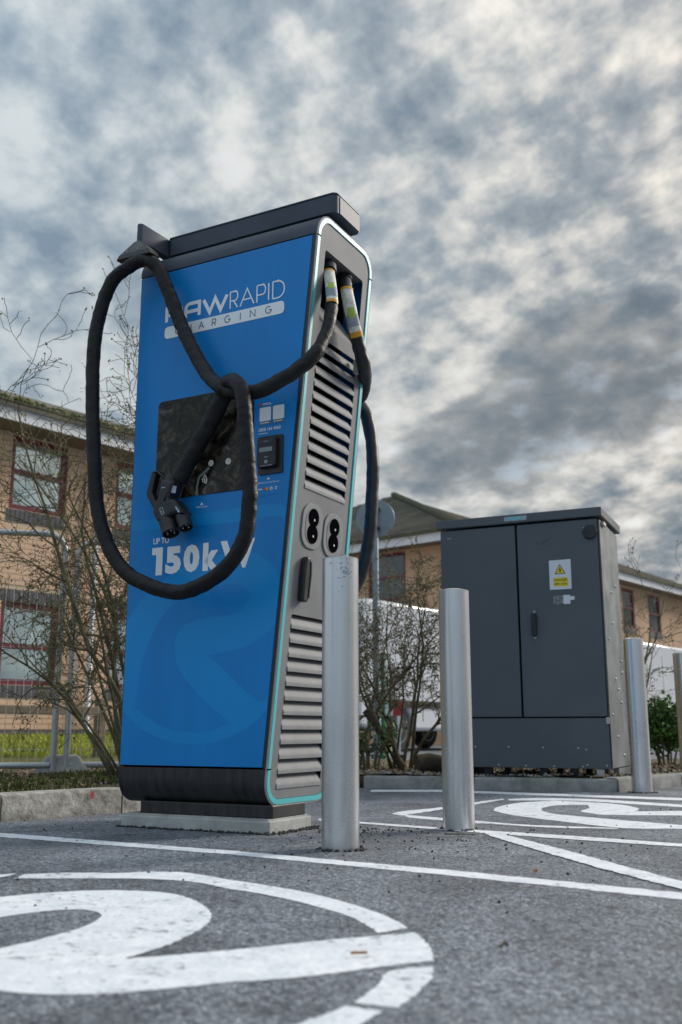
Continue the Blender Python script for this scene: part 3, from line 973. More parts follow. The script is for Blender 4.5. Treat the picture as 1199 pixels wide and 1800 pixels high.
GL = {
    'R': [[(0, 0), (0, 1)], bowl(0, 1, 0.45, 1), [(0.45, 0.45), (1, 0)]],
    'A': [[(0, 0), (0.5, 1), (1, 0)], [(0.19, 0.36), (0.81, 0.36)]],
    'P': [[(0, 0), (0, 1)], bowl(0, 1, 0.42, 1)],
    'I': [[(0.5, 0), (0.5, 1)]],
    'D': [[(0, 0), (0, 1)], [(0, 1), (0.4, 1)] + arc(0.4, 0.5, 0.6, 0.5, 90, -90, 12) + [(0, 0)]],
    'C': [arc(0.55, 0.5, 0.55, 0.5, 48, 312, 14)],
    'H': [[(0, 0), (0, 1)], [(1, 0), (1, 1)], [(0, 0.5), (1, 0.5)]],
    'G': [arc(0.5, 0.5, 0.5, 0.5, 50, 345, 14) + [(1.0, 0.47), (0.55, 0.47)]],
    'N': [[(0, 0), (0, 1), (1, 0), (1, 1)]],
}
RAWG = {
    'R': [[(0.0, 0), (0.0, 1), (0.7, 1)] + arc(0.7, 0.74, 0.26, 0.26, 80, -90, 6) + [(0.12, 0.48)], [(0.6, 0.44), (0.98, 0)]],
    'A': [[(0.02, 0), (0.04, 0.62)] + arc(0.34, 0.68, 0.30, 0.30, 180, 90, 5) + [(0.98, 0.98), (0.98, 0)], [(0.1, 0.40), (0.92, 0.40)]],
    'W': [[(0, 1), (0.27, 0.03), (0.50, 0.96), (0.73, 0.03), (1.0, 1)]],
}
for g, u0, u1 in (('R', -0.540, -0.462), ('A', -0.444, -0.372), ('W', -0.352, -0.236)):
    ribbon(place(RAWG[g], u0, u1, ZL0 + 0.005, ZL1 - 0.010), 0.0155, FW(2), 'lettering', MT['print_white'], fp)
for g, u0, u1 in (('R', -0.220, -0.184), ('A', -0.172, -0.106), ('P', -0.092, -0.052), ('I', -0.040, -0.034), ('D', -0.018, 0.036)):
    ribbon(place(GL[g], u0, u1, ZL0, ZL1 - 0.004), 0.0058, FW(2), 'lettering', MT['print_white'], fp)
bar_poly = rrect(-0.548, 0.036, 1.953, 2.006, 0.017, 5)
sheet([bar_poly], FW(2), 'name_bar', MT['print_white'], fp)
for g, u0, u1 in (('C', -0.492, -0.466), ('H', -0.432, -0.412), ('A', -0.372, -0.348), ('R', -0.306, -0.288), ('G', -0.244, -0.218), ('I', -0.171, -0.167), ('N', -0.122, -0.099), ('G', -0.050, -0.023)):
    ribbon(place(GL[g], u0, u1, 1.9655, 1.994), 0.0040, FW(4), 'lettering', MT['print_slate'], fp)

text('UP TO', -0.562, -0.484, 1.083, 1.108, FW(2), 'lettering', MT['print_white'], fp, 0.022)
sheet([[(-0.566, 1.069), (-0.566, 1.040), (-0.545, 1.040), (-0.545, 0.957), (-0.513, 0.957), (-0.513, 1.069)]], FW(2), 'lettering', MT['print_white'], fp)
for s, a, b in (('5', -0.498, -0.422), ('0', -0.410, -0.334), ('k', -0.318, -0.240), ('W', -0.236, -0.079)):
    text(s, a, b, 0.958, 1.068, FW(2), 'lettering', MT['print_white'], fp, 0.062)

# --- screen
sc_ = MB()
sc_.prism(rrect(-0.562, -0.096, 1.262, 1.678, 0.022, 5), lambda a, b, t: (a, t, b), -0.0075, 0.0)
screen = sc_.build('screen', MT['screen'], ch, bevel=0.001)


def FS(layer):
    return lambda a, b, *k: (a, -0.0079 - 0.0004 * layer - (0.00012 * k[0] if k else 0), b)


for u, z in ((-0.372, 1.383), (-0.290, 1.385), (-0.208, 1.382)):
    sheet([arc(u, z, 0.0125, 0.0125, 0, 350, 20)], FS(0), 'screen_icon', MT['labelwhite'], screen)
    ribbon([arc(u, z, 0.0055, 0.0055, 0, 360, 12)], 0.002, FS(1), 'icon_mark', MT['print_slate'], screen)
ribbon([arc(-0.337, 1.318, r, r, -30, 55, 8) for r in (0.011, 0.020, 0.029)], 0.0048, FS(0), 'contactless_mark', MT['labelwhite'], screen)
ribbon([[(-0.355, 1.262)] + [(-0.353, 1.30), (-0.345, 1.335), (-0.318, 1.352), (-0.297, 1.368)]], 0.010, FS(1), 'contactless_mark', MT['lcd'], screen)

# --- right hand prints and the card terminal
ribbon([[(-0.056, 1.593), (-0.020, 1.593)], [(-0.056, 1.588), (-0.012, 1.588)]], 0.0022, FW(2), 'small_print', MT['print_white'], fp)
sheet([rrect(-0.070, -0.060, 1.585, 1.597, 0.002, 2)], FW(2), 'app_icon', MT['red'], fp)
for a, b in ((-0.069, -0.0175), (-0.0085, 0.042)):
    sheet([rrect(a, b, 1.5225, 1.578, 0.004, 3)], FW(2), 'sticker', MT['print_white'], fp)
    sheet([rrect(a, b, 1.5085, 1.5221, 0.003, 3)], FW(2), 'sticker_label', MT['print_slate'], fp)
    ribbon([[(a + 0.014, 1.515), (b - 0.008, 1.515)]], 0.003, FW(3), 'small_print', MT['print_white'], fp)
    sheet([arc(a + 0.008, 1.515, 0.003, 0.003, 0, 330, 10)], FW(3), 'store_mark', MT['print_white'], fp)
text('0808 164 4960', -0.072, 0.027, 1.482, 1.4955, FW(2), 'lettering', MT['print_white'], fp, 0.012)
ribbon([[(-0.072, 1.473), (-0.032, 1.473)]], 0.0022, FW(2), 'small_print', MT['print_white'], fp)
sheet([[(-0.031, 1.2885), (-0.017, 1.2885), (-0.024, 1.2975)]], FW(2), 'arrow_mark', MT['print_white'], fp)
text('Debit/Credit Card Payment', -0.071, 0.024, 1.272, 1.281, FW(2), 'lettering', MT['print_white'], fp)
text('VISA', -0.072, -0.050, 1.249, 1.256, FW(2), 'lettering', MT['print_white'], fp, 0.03)
sheet([arc(-0.037, 1.2525, 0.0065, 0.0065, 0, 345, 14)], FW(2), 'card_mark', MT['red'], fp)
sheet([arc(-0.030, 1.2525, 0.0065, 0.0065, 0, 345, 14)], FW(3), 'card_mark', MT['orange'], fp)
ribbon([arc(-0.011, 1.2525, 0.005, 0.005, 0, 360, 10)], 0.0028, FW(2), 'card_mark', MT['print_white'], fp)
ribbon([arc(0.010, 1.2525, 0.004, 0.005, 0, 360, 10)], 0.0022, FW(2), 'card_mark', MT['print_white'], fp)
ribbon([[(-0.072, 1.2325), (0.016, 1.2325)], [(-0.072, 1.2275), (0.016, 1.2275)], [(-0.072, 1.2225), (-0.02, 1.2225)]], 0.0022, FW(2), 'small_print', MT['blue_light'], fp)
sheet([[(-0.339, 1.2215), (-0.323, 1.2215), (-0.331, 1.2325)]], FW(2), 'arrow_mark', MT['print_white'], fp)
text('RFID Reader', -0.356, -0.303, 1.2105, 1.2175, FW(2), 'lettering', MT['print_white'], fp)

tb = MB().prism(rrect(-0.069, 0.040, 1.308, 1.459, 0.008, 4), lambda a, b, t: (a, t, b), -0.010, 0.0)
term = tb.build('card_terminal', MT['black'], ch, bevel=0.0015)
MB().prism(rrect(-0.063, 0.020, 1.331, 1.452, 0.012, 4), lambda a, b, t: (a, t, b), -0.030, -0.0102).build('reader_body', MT['rubber'], term, bevel=0.004)
MB().prism(rrect(-0.050, 0.007, 1.3905, 1.408, 0.002, 2), lambda a, b, t: (a, t, b), -0.0315, -0.0302).build('display', MT['lcd'], term)
MB().prism(rrect(-0.052, 0.010, 1.421, 1.440, 0.003, 2), lambda a, b, t: (a, t, b), -0.0312, -0.0302).build('card_slot', MT['black'], term)
MB().prism(arc(-0.020, 1.351, 0.0072, 0.0072, 0, 345, 16), lambda a, b, t: (a, t, b), -0.0315, -0.0302).build('button', MT['labelgrey'], term)
ribbon([[(-0.029, 1.369), (-0.011, 1.369)], [(-0.045, 1.336), (0.006, 1.336)], [(-0.030, 1.431), (-0.012, 1.431)]], 0.0026, lambda a, b, k=0: (a, -0.0316, b), 'small_print', MT['labelgrey'], term)

# --- the slanted side: trim, sheet, louvres, sockets, handle
SN = Vector((1, 0, -K)).normalized()


def SP(off=0.0):
    return lambda w, z, *k: Vector((us(z), w, z)) + SN * (off + (k[0] if k else 0.0))


trim_o = rrect(0.008, DW - 0.008, ZB + 0.008, ZT - 0.008, 0.090, 10)
trim_i = rrect(0.026, DW - 0.026, ZB + 0.026, ZT - 0.026, 0.074, 10)
for name, m, a, b, off, th in (('side_rim', 'slat', rrect(0.001, DW - 0.001, ZB + 0.001, ZT - 0.001, 0.097, 10), trim_o, 0.000, 0.006), ('teal_trim', 'teal', trim_o, trim_i, 0.0015, 0.006)):
    sheet([a, b], SP(off), name, MT[m], ch, th)
# black joint across the trim where the covers meet the blue sheet
for z in (0.222, 2.258):
    for w0, w1 in ((0.004, 0.027), (DW - 0.027, DW - 0.004)):
        MB().prism([(w0, z - 0.0022), (w1, z - 0.0022), (w1, z + 0.0022), (w0, z + 0.0022)], lambda a, b, t: SP(t)(a, b), 0.003, 0.0056).build('trim_joint', MT['cavity'], ch)
LU = (1.262, 1.872)
LL = (0.150, 0.782)
bay = rrect(0.078, 0.408, 1.930, 2.226, 0.014, 4)
lou_u = rrect(0.082, 0.412, LU[0], LU[1], 0.008, 3)
lou_l = rrect(0.078, 0.408, LL[0], LL[1], 0.008, 3)
side = sheet([rrect(0.0275, DW - 0.0275, ZB + 0.0275, ZT - 0.0275, 0.073, 10), bay, lou_u, lou_l], SP(-0.002), 'side_sheet', MT['sidegrey'], ch, 0.004)
for (z0, z1), w0, w1, cnt in ((LU, 0.083, 0.411, 12), (LL, 0.079, 0.407, 12)):
    pitch = (z1 - z0) / cnt
    for i in range(cnt):
        zc = z0 + pitch * i
        prof = [(-0.034, pitch * 0.98), (-0.030, pitch * 1.0), (-0.010, pitch * 0.70), (0.0015, pitch * 0.34), (0.0035, pitch * 0.22), (0.0035, pitch * 0.02), (0.000, 0.0), (-0.0015, pitch * 0.03), (-0.0015, pitch * 0.20), (-0.014, pitch * 0.62)]
        mb = MB()
        m_ = len(prof)
        vs = []
        for w in (w0 + 0.001, w1 - 0.001):
            for o_, dz in prof:
                vs.append(SP(o_)(w, zc + dz))
        fs = [(j, (j + 1) % m_, m_ + (j + 1) % m_, m_ + j) for j in range(m_)] + [tuple(range(m_)), tuple(range(m_, 2 * m_))]
        mb.add(vs, fs)
        mb.build('slat', MT['slat'], side, smooth=True)
# bay lining: ceiling, back and a sloped floor under the cable outlets
bl = MB()
for quad in ([(0.078, 2.226, -0.004), (0.408, 2.226, -0.004), (0.408, 2.226, -0.10), (0.078, 2.226, -0.10)],
             [(0.078, 1.930, -0.004), (0.408, 1.930, -0.004), (0.408, 2.06, -0.10), (0.078, 2.06, -0.10)]):
    bl.add([SP(o_)(w, z) for w, z, o_ in quad], [(0, 1, 2, 3)])
bl.build('bay_lining', MT['sidegrey'], side)
# two parking sockets
for wc, z0, z1 in ((0.163, 1.040, 1.214), (0.333, 1.032, 1.206)):
    so = MB().prism(rrect(wc - 0.078, wc + 0.078, z0, z1, 0.062, 8), lambda a, b, t: SP(t)(a, b), 0.0005, 0.006).build('socket', MT['slat'], side, bevel=0.002)
    MB().prism(rrect(wc - 0.055, wc + 0.055, z0 + 0.022, z1 - 0.022, 0.045, 7), lambda a, b, t: SP(t)(a, b), 0.0062, 0.0075).build('socket_face', MT['sidegrey'], so)
    zm = (z0 + z1) / 2
    for dz, r in ((0.033, 0.036), (-0.030, 0.037)):
        MB().prism(arc(wc, zm + dz, r * 1.1, r, 0, 345, 22), lambda a, b, t: SP(t)(a, b), 0.0077 + (0.0003 if dz > 0 else 0), 0.0087 + (0.0003 if dz > 0 else 0)).build('socket_hole', MT['cavity'], so)
        MB().prism(arc(wc + 0.004, zm + dz - 0.008, 0.0055, 0.005, 0, 330, 10), lambda a, b, t: SP(t)(a, b), 0.0092, 0.0105).build('pin', MT['bolt'], so)
# lever handle
hd = MB()
hp = [(0.108, 1.000), (0.128, 1.006), (0.146, 0.985), (0.150, 0.94), (0.146, 0.845), (0.138, 0.832), (0.104, 0.832), (0.100, 0.94)]
hd.prism(hp, lambda a, b, t: SP(t)(a, b), 0.001, 0.030)
handle = hd.build('handle', MT['black'], side, bevel=0.008, seg=3)
MB().prism([(0.132, 0.99), (0.146, 0.97), (0.149, 0.94), (0.145, 0.85), (0.137, 0.85), (0.140, 0.94)], lambda a, b, t: SP(t)(a, b), 0.0302, 0.035).build('grip', MT['sidegrey'], handle, bevel=0.002)

# --- plinth, roof beam, arm
MB().box(-0.605, -0.010, 0.035, 0.27, 0.050, 0.096).build('plinth', MT['scuffed'], ch, bevel=0.004)
tbz0, tbz1 = 2.386, 2.472
beam = MB()
beam.prism(rrect(-0.622, 0.216, 0.087, 0.302, 0.022, 6), lambda a, b, t: (a, b, t), tbz0, tbz1 - 0.007)
beam_o = beam.build('roof_beam', MT['anthracite'], ch, smooth=True, bevel=0.002)
MB().prism(rrect(-0.625, 0.219, 0.084, 0.305, 0.024, 6), lambda a, b, t: (a, b, t), tbz1 - 0.0065, tbz1).build('beam_lid', MT['anthracite'], beam_o, smooth=True, bevel=0.0015)
MB().prism(rrect(0.118, 0.290, tbz0 + 0.003, tbz1 - 0.010, 0.003, 2), lambda a, b, t: (t, a, b), 0.2163, 0.2195).build('end_plate', MT['anthracite'], beam_o)
for x, y in ((-0.45, 0.19), (0.10, 0.19)):
    MB().box(x - 0.05, x + 0.05, y - 0.06, y + 0.06, 2.34, 2.3855).build('beam_foot', MT['black'], beam_o)
arm = MB()
arm.prism([(-0.662, -0.066), (-0.658, -0.078), (-0.650, -0.083), (-0.638, -0.080), (-0.632, -0.070), (-0.624, 0.088), (-0.624, 0.29), (-0.662, 0.29)], lambda a, b, t: (a, b, t), tbz0 + 0.0015, tbz1 - 0.0015)
arm_o = arm.build('cable_arm', MT['anthracite'], ch, smooth=True, bevel=0.002)
hg = MB()
pts_t = [(-0.662, -0.090), (-0.628, -0.090), (-0.628, -0.045), (-0.662, -0.045)]
pts_b = [(-0.705, -0.135), (-0.545, -0.135), (-0.545, -0.070), (-0.705, -0.070)]
hg.add([(x, y, 2.3865) for x, y in pts_t] + [(x, y, 2.31) for x, y in pts_b] + [(-0.715, -0.140, 2.288), (-0.530, -0.140, 2.284), (-0.530, -0.075, 2.284), (-0.715, -0.075, 2.288)],
       [(0, 1, 2, 3), (0, 4, 5, 1), (1, 5, 6, 2), (2, 6, 7, 3), (3, 7, 4, 0), (4, 8, 9, 5), (5, 9, 10, 6), (6, 10, 11, 7), (7, 11, 8, 4), (8, 11, 10, 9)])
hang = hg.build('cable_hanger', MT['black'], arm_o, bevel=0.005, seg=2)
for x in (-0.612, -0.668):
    MB().lathe([(0.004, 0), (0.004, 0.003), (0.002, 0.004)], 10, M=Matrix.Translation((x, -0.125, 2.325)) @ Matrix.Rotation(R_(60), 4, 'X')).build('screw', MT['bolt'], hang)

# ------------------------------------------------------------------ charging cables


def cable(name, pts, rad, label, m):
    root = empty(name, P0, -YAW, label, 'cable')
    path = spline(pts, 10)
    n = len(path)
    rr = [rad(i / (n - 1)) * (1 + 0.035 * noise.noise(Vector((i * 0.23, 3, 1)))) for i in range(n)]
    fold = [1 + 0.045 * max(0.0, noise.noise(Vector((i * 0.41, 7, 2)))) - 0.05 * max(0.0, noise.noise(Vector((i * 0.77, 1, 9)))) for i in range(n)]
    MB().tube(path, [a * b for a, b in zip(rr, fold)], 22, True, 0.10, 2.0).build('sleeve', m, root, smooth='all')
    return root, path, rr


def r1(t):
    if t < 0.10:
        return 0.025
    if t > 0.90:
        return 0.034
    return 0.0285


c1, path1, rr1 = cable('charging_cable', CABLE1, r1, 'black sleeved cable looped and knotted across the blue front', MT['sleeve'])
c2, path2, rr2 = cable('charging_cable', CABLE2, lambda t: 0.028, 'black cable hanging from the rear outlet in the louvred side', MT['rubber'])


def band(path, rr, i0, i1, a0, a1, rs, m, name, parent, toward):
    """label wrapped part-way round a cable between two path points"""
    mb = MB()
    seg = 10
    vs = []
    for i in range(i0, i1 + 1):
        t = (path[min(i + 1, len(path) - 1)] - path[i - 1]).normalized()
        a = (toward - t * toward.dot(t)).normalized()
        b = t.cross(a)
        for j in range(seg + 1):
            g = R_(a0 + (a1 - a0) * j / seg)
            vs.append(path[i] + (a * math.cos(g) + b * math.sin(g)) * rr[i] * rs)
    fs = [(k * (seg + 1) + j, k * (seg + 1) + j + 1, (k + 1) * (seg + 1) + j + 1, (k + 1) * (seg + 1) + j) for k in range(i1 - i0) for j in range(seg)]
    mb.add(vs, fs)
    return mb.build(name, m, parent, smooth='all')


CAMDIR = Matrix.Rotation(YAW, 4, 'Z') @ (Vector((0, 0, 0.36)) - (P0 + Vector((0.1, 0, 2.0))))
CAMDIR.normalize()
for root, path, rr, i0, i1 in ((c1, path1, rr1, 11, 31), (c2, path2, rr2, 17, 34)):
    lab = band(path, rr, i0, i1, -62, 48, 1.10, MT['labelwhite'], 'label_wrap', root, CAMDIR)
    s = i1 - i0
    band(path, rr, i0, i0 + 1, -62, 48, 1.13, MT['orange'], 'label_band', lab, CAMDIR)
    band(path, rr, i1 - 2, i1, -62, 48, 1.13, MT['orange'], 'label_band', lab, CAMDIR)
    band(path, rr, i0 + s // 2 + 1, i1 - 4, -60, 46, 1.13, MT['labelgrey'], 'label_band', lab, CAMDIR)
    band(path, rr, i0 + s // 2 - 1, i0 + s // 2 + 2, -30, 20, 1.15, MT['labelgreen'], 'label_mark', lab, CAMDIR)
for root, pt, d in ((c1, 2, 0), (c2, 2, 0)):
    p = root and (path1 if root is c1 else path2)
    i = 6
    MB().tube(p[i:i + 5], 0.033, 18).build('gland', MT['rubber'], root, smooth=True)
# little cable tie by the louvres
MB().box(0.150, 0.172, 0.36, 0.372, 1.80, 1.86).build('cable_clip', MT['bolt'], c2, bevel=0.003)

# connector on the end of the front cable
con = empty('connector_group', (0, 0, 0))
bpy.data.objects.remove(con)
cb = MB().prism(CON_BODY, lambda a, b, t: (a, t, b), -0.112, -0.040)
conn = cb.build('connector', MT['rubber'], c1, smooth=True, bevel=0.014, seg=4)
MB().prism(CON_HANDLE, lambda a, b, t: (a, t, b), -0.094, -0.060).build('connector_handle', MT['rubber'], conn, smooth=True, bevel=0.008, seg=3)


def barrel(p0, p1, r0, r1_, name, parent, wy=-0.076):
    a, b = Vector((p0[0], wy, p0[1])), Vector((p1[0], wy - 0.012, p1[1]))
    t = (b - a).normalized()
    M_ = Matrix.Translation(a) @ t.to_track_quat('Z', 'Y').to_matrix().to_4x4()
    L_ = (b - a).length
    o = MB().lathe([(r0, 0), (r0, L_ * 0.5), (r1_, L_ * 0.55), (r1_, L_), (r1_ * 0.86, L_), (r1_ * 0.84, L_ - 0.02), (0.001, L_ - 0.021)], 26, M=M_).build(name, MT['black'], parent, smooth=True)
    for k in range(3):
        g = 2.1 * k
        MB().lathe([(0.004, L_ - 0.021), (0.004, L_ - 0.004), (0.002, L_ - 0.002)], 8, c=(r1_ * 0.45 * math.cos(g), r1_ * 0.45 * math.sin(g), 0), M=M_).build('contact_pin', MT['bolt'], o)
    return o


barrel((-0.440, 1.165), (-0.410, 1.100), 0.036, 0.035, 'plug_barrel', conn)
barrel((-0.376, 1.180), (-0.344, 1.117), 0.029, 0.028, 'plug_barrel', conn, -0.070)
MB().tube([(-0.418, -0.068, 1.328), (-0.428, -0.070, 1.300), (-0.434, -0.072, 1.285)], [0.036, 0.037, 0.035], 20).build('collar', MT['black'], conn, smooth=True)
MB().prism([(-0.405, 1.288), (-0.380, 1.281), (-0.385, 1.254), (-0.405, 1.258)], lambda a, b, t: (a, t, b), -0.1035, -0.1028).build('rating_label', MT['labelgrey'], conn)
MB().prism([(-0.378, 1.199), (-0.369, 1.197), (-0.352, 1.175), (-0.361, 1.172)], lambda a, b, t: (a, t, b), -0.1135, -0.1125).build('rating_label', MT['labelgrey'], conn)
ribbon([[(-0.452, 1.197), (-0.440, 1.203), (-0.428, 1.178), (-0.440, 1.172), (-0.452, 1.197)], [(-0.444, 1.190), (-0.437, 1.180)]], 0.0028, lambda a, b, k=0: (a, -0.1127 - 0.0001 * k, b), 'rating_mark', MT['labelgrey'], conn)
ribbon([[(-0.448, 1.281), (-0.429, 1.280)]], 0.004, lambda a, b, k=0: (a, -0.1127, b), 'small_print', MT['labelgrey'], conn)
# ------------------------------------------------------------------ bollards


def bollard(x, y, h, label):
    r = empty('bollard', (x, y, 0), 0, label, 'bollard', 'steel bollards around the charging bays')
    prof = [(0.059, -0.05), (0.059, h - 0.004), (0.0575, h)]
    MB().lathe(prof[:2] + [(0.059, h - 0.0005)], 56).build('tube', MT['steel'], r, smooth=True)
    MB().lathe([(0.0592, h - 0.0003), (0.0594, h + 0.0015), (0.058, h + 0.003), (0.030, h + 0.010), (0.001, h + 0.012)], 56).build('cap', MT['steel'], r, smooth=True)
    mb = MB()
    for k in range(46):
        g = random.uniform(0, 2 * math.pi)
        d = random.uniform(0.058, 0.085)
        s = random.uniform(0.003, 0.009)
        mb.lathe([(s * 0.8, 0), (s, s * 0.5), (s * 0.4, s)], 5, c=(d * math.cos(g), d * math.sin(g), -0.001))
    mb.build('footing_crumbs', MT['pebble'], r)
    return r


bl1 = bollard(-0.002, 3.226, 0.905, 'nearest bollard, beside the blue charger, with glue residue near its top')
bollard(0.437, 3.850, 0.885, 'steel bollard standing in front of the grey cabinet on the crossing white lines')
bollard(1.772, 6.070, 0.895, 'steel bollard at the right corner of the grey cabinet')
bollard(2.580, 7.62, 0.925, 'farthest bollard, cut by the right edge of the picture')
gl = MB()
rg = random.Random(5)
for k in range(46):
    g = R_(-90 + rg.gauss(9, 11))
    z = 0.862 + rg.gauss(0, 0.022)
    sz = rg.uniform(0.0015, 0.005)
    for dz in (0,):
        p = Vector((0.0593 * math.cos(g), 0.0593 * math.sin(g), z))
        t = Vector((-math.sin(g), math.cos(g), 0))
        gl.add([p - t * sz - Vector((0, 0, sz * .5)), p + t * sz - Vector((0, 0, sz * .4)), p + t * sz * .7 + Vector((0, 0, sz * .6)), p - t * sz * .8 + Vector((0, 0, sz * .5))], [(0, 1, 2, 3)])
tag(gl.build('glue_residue', MT['labelgrey'], bl1), kind='stuff')

# ------------------------------------------------------------------ electrical cabinet
CB = R_(25)
cab = empty('electrical_cabinet', (1.642, 6.200, 0), -CB, 'dark slate steel electrical cabinet with two doors and a danger sign', 'cabinet')
CW, CD, Z0, Z1 = 1.065, 0.62, 0.128, 1.672
MB().box(-CW + 0.006, -0.006, 0.028, CD, Z0 + 0.002, Z1).build('carcass', MT['galv'], cab, bevel=0.003)
MB().box(-0.0045, 0.0, 0.004, CD + 0.004, Z0 + 0.004, Z1 - 0.002).build('side_sheet', MT['galv'], cab, bevel=0.001)
MB().box(-CW, -CW + 0.0045, 0.004, CD + 0.004, Z0 + 0.004, Z1 - 0.002).build('side_sheet', MT['galv'], cab, bevel=0.001)
lid = MB().box(-CW - 0.024, 0.020, -0.022, CD + 0.045, 1.690, 1.748).build('lid', MT['slate_paint'], cab, bevel=0.004)
lt = MB().box(-0.612, -0.462, -0.0232, -0.0224, 1.704, 1.733).build('maker_plate', MT['labelgrey'], lid)
ribbon([[(-0.590, 1.722), (-0.490, 1.723)], [(-0.580, 1.713), (-0.500, 1.714)]], 0.006, lambda a, b, k=0: (a, -0.0236, b), 'small_print', MT['teal'], lt)
MB().box(-CW + 0.02, -0.02, 0.0272, 0.0278, 0.42, 1.685).build('gap_shade_backing', MT['cavity'], cab)  # black sheet added behind the doors; its colour supplies the shade in the gap
bp = MB().box(-CW + 0.001, -0.010, 0.0, 0.027, Z0, 0.432).build('base_panel', MT['slate_paint'], cab, bevel=0.003)
d1 = MB().box(-CW + 0.001, -0.549, -0.006, 0.027, 0.440, 1.676).build('door', MT['slate_paint'], cab, bevel=0.004)
d2 = MB().box(-0.535, -0.016, -0.006, 0.027, 0.440, 1.676).build('door', MT['slate_paint'], cab, bevel=0.004)
for dd, xs in ((d1, (-1.010, -0.994)), (d2, (-0.100, -0.084))):
    for x in xs:
        MB().lathe([(0.0055, 0), (0.0055, 0.003), (0.003, 0.005)], 10, M=Matrix.Translation((x, -0.006, 1.622)) @ Matrix.Rotation(R_(90), 4, 'X')).build('bolt', MT['bolt'], dd)
MB().lathe([(0.046, 0), (0.047, 0.008), (0.042, 0.016), (0.001, 0.018)], 32, M=Matrix.Translation((-0.060, -0.006, 1.590)) @ Matrix.Rotation(R_(90), 4, 'X')).build('vent_cap', MT['black'], d2, smooth=True)
hb = MB().box(-0.457, -0.425, -0.036, -0.0062, 0.945, 1.090).build('handle', MT['rubber'], d2, bevel=0.007, seg=3)
for z in (1.100, 0.935):
    MB().lathe([(0.008, 0), (0.008, 0.004), (0.004, 0.006)], 12, M=Matrix.Translation((-0.440, -0.0062, z)) @ Matrix.Rotation(R_(90), 4, 'X')).build('screw', MT['bolt'], hb)
sg = MB().prism([(-0.332, 1.236), (-0.193, 1.2345), (-0.192, 1.426), (-0.331, 1.4245)], lambda a, b, t: (a, t, b), -0.0082, -0.0062).build('danger_sign', MT['signwhite'], d2)


def SG(k):
    return lambda a, b, *q: (a, -0.0084 - 0.0003 * k, b)


sheet([[(-0.298, 1.334), (-0.226, 1.334), (-0.262, 1.398)]], SG(0), 'triangle', MT['signblack'], sg)
sheet([[(-0.290, 1.3385), (-0.234, 1.3385), (-0.262, 1.389)]], SG(1), 'triangle_field', MT['signyellow'], sg)
sheet([[(-0.259, 1.380), (-0.271, 1.360), (-0.262, 1.361), (-0.266, 1.351), (-0.270, 1.353), (-0.260, 1.341), (-0.255, 1.355), (-0.259, 1.353), (-0.253, 1.368), (-0.262, 1.366)]], SG(2), 'lightning_bolt', MT['signblack'], sg)
sheet([rrect(-0.307, -0.214, 1.254, 1.311, 0.003, 2)], SG(0), 'yellow_field', MT['signyellow'], sg)
text('DANGER', -0.303, -0.218, 1.288, 1.304, SG(1), 'lettering', MT['signblack'], sg, 0.01)
text('400 volts', -0.302, -0.219, 1.263, 1.279, SG(1), 'lettering', MT['signblack'], sg, 0.01)
tagm = MB()
tagm.box(-0.312, -0.252, -0.0078, -0.0062, 1.140, 1.196)
pl = tagm.build('torn_sticker', mat('torn_grey_sticker', (0.05, 0.055, 0.06), 0.6, var=0.6, vscale=70, col2=(0.34, 0.35, 0.36)), d2)
MB().prism([(-0.250, 1.141), (-0.206, 1.140), (-0.205, 1.163), (-0.178, 1.165), (-0.178, 1.188), (-0.204, 1.187), (-0.205, 1.197), (-0.249, 1.198)], lambda a, b, t: (a, t, b), -0.0078, -0.0062).build('sticker', MT['signwhite'], d2)
ribbon([[(-0.415, 1.545), (-0.400, 1.538), (-0.395, 1.556)], [(-0.372, 1.548), (-0.352, 1.562), (-0.338, 1.560), (-0.350, 1.548), (-0.334, 1.552), (-0.318, 1.574), (-0.300, 1.578)], [(-0.380, 1.540), (-0.350, 1.536)]], 0.003, lambda a, b, k=0: (a, -0.0064 - 0.0001 * k, b), 'pen_scribble', MT['signblack'], d2)
for u, z in CABBOLT:
    MB().lathe([(0.006, 0), (0.006, 0.003), (0.003, 0.005)], 10, M=Matrix.Translation((u, 0.0, z)) @ Matrix.Rotation(R_(90), 4, 'X')).build('bolt', MT['bolt'], bp)
ssh = [o for o in cab.children if o.name.startswith('side_sheet')][0]
for w, z in CABSIDEBOLT:
    if 0.01 < w < CD:
        MB().lathe([(0.009, 0), (0.009, 0.004), (0.004, 0.008)], 10, M=Matrix.Translation((0.0, w, z)) @ Matrix.Rotation(R_(90), 4, 'Y')).build('rivet', MT['bolt'], ssh)
for x in (-0.98, -0.80, -0.44, -0.25, -0.06):
    for y in (0.05, 0.52):
        MB().box(x - 0.022, x + 0.022, y, y + 0.06, 0.070, Z0 + 0.001).build('foot', MT['black'], cab)
MB().box(-0.10, -0.055, 0.008, 0.03, 0.082, 0.126).build('foot_bracket', MT['bolt'], cab, bevel=0.002)
MB().box(-0.03, 0.001, 0.20, CD + 0.004, 0.050, 0.126).build('side_foot', MT['galv'], cab)
MB().box(0.0006, 0.020, 0.05, 0.13, 1.640, 1.665).build('hinge', MT['bolt'], cab, bevel=0.003)
MB().box(-0.024, -0.004, -0.010, 0.02, 0.395, 0.435).build('hinge', MT['bolt'], cab, bevel=0.003)
# concrete base under the cabinet
cbs = MB().box(-CW - 0.06, 0.03, -0.035, CD + 0.10, 0.0, 0.072)
pad = tag(cbs.build('concrete_base', MT['concrete'], bevel=0.006), 'flat concrete base under the slate cabinet', 'base')
pad.location = (1.642, 6.200, 0)
pad.rotation_euler = (0, 0, -CB)

# ------------------------------------------------------------------ brick building on the left


def frame_pt(base, along, nrm):
    """returns fn(s, z, off) in world space"""
    return lambda s, z, off=0.0: base + along * s + nrm * off + Vector((0, 0, z))


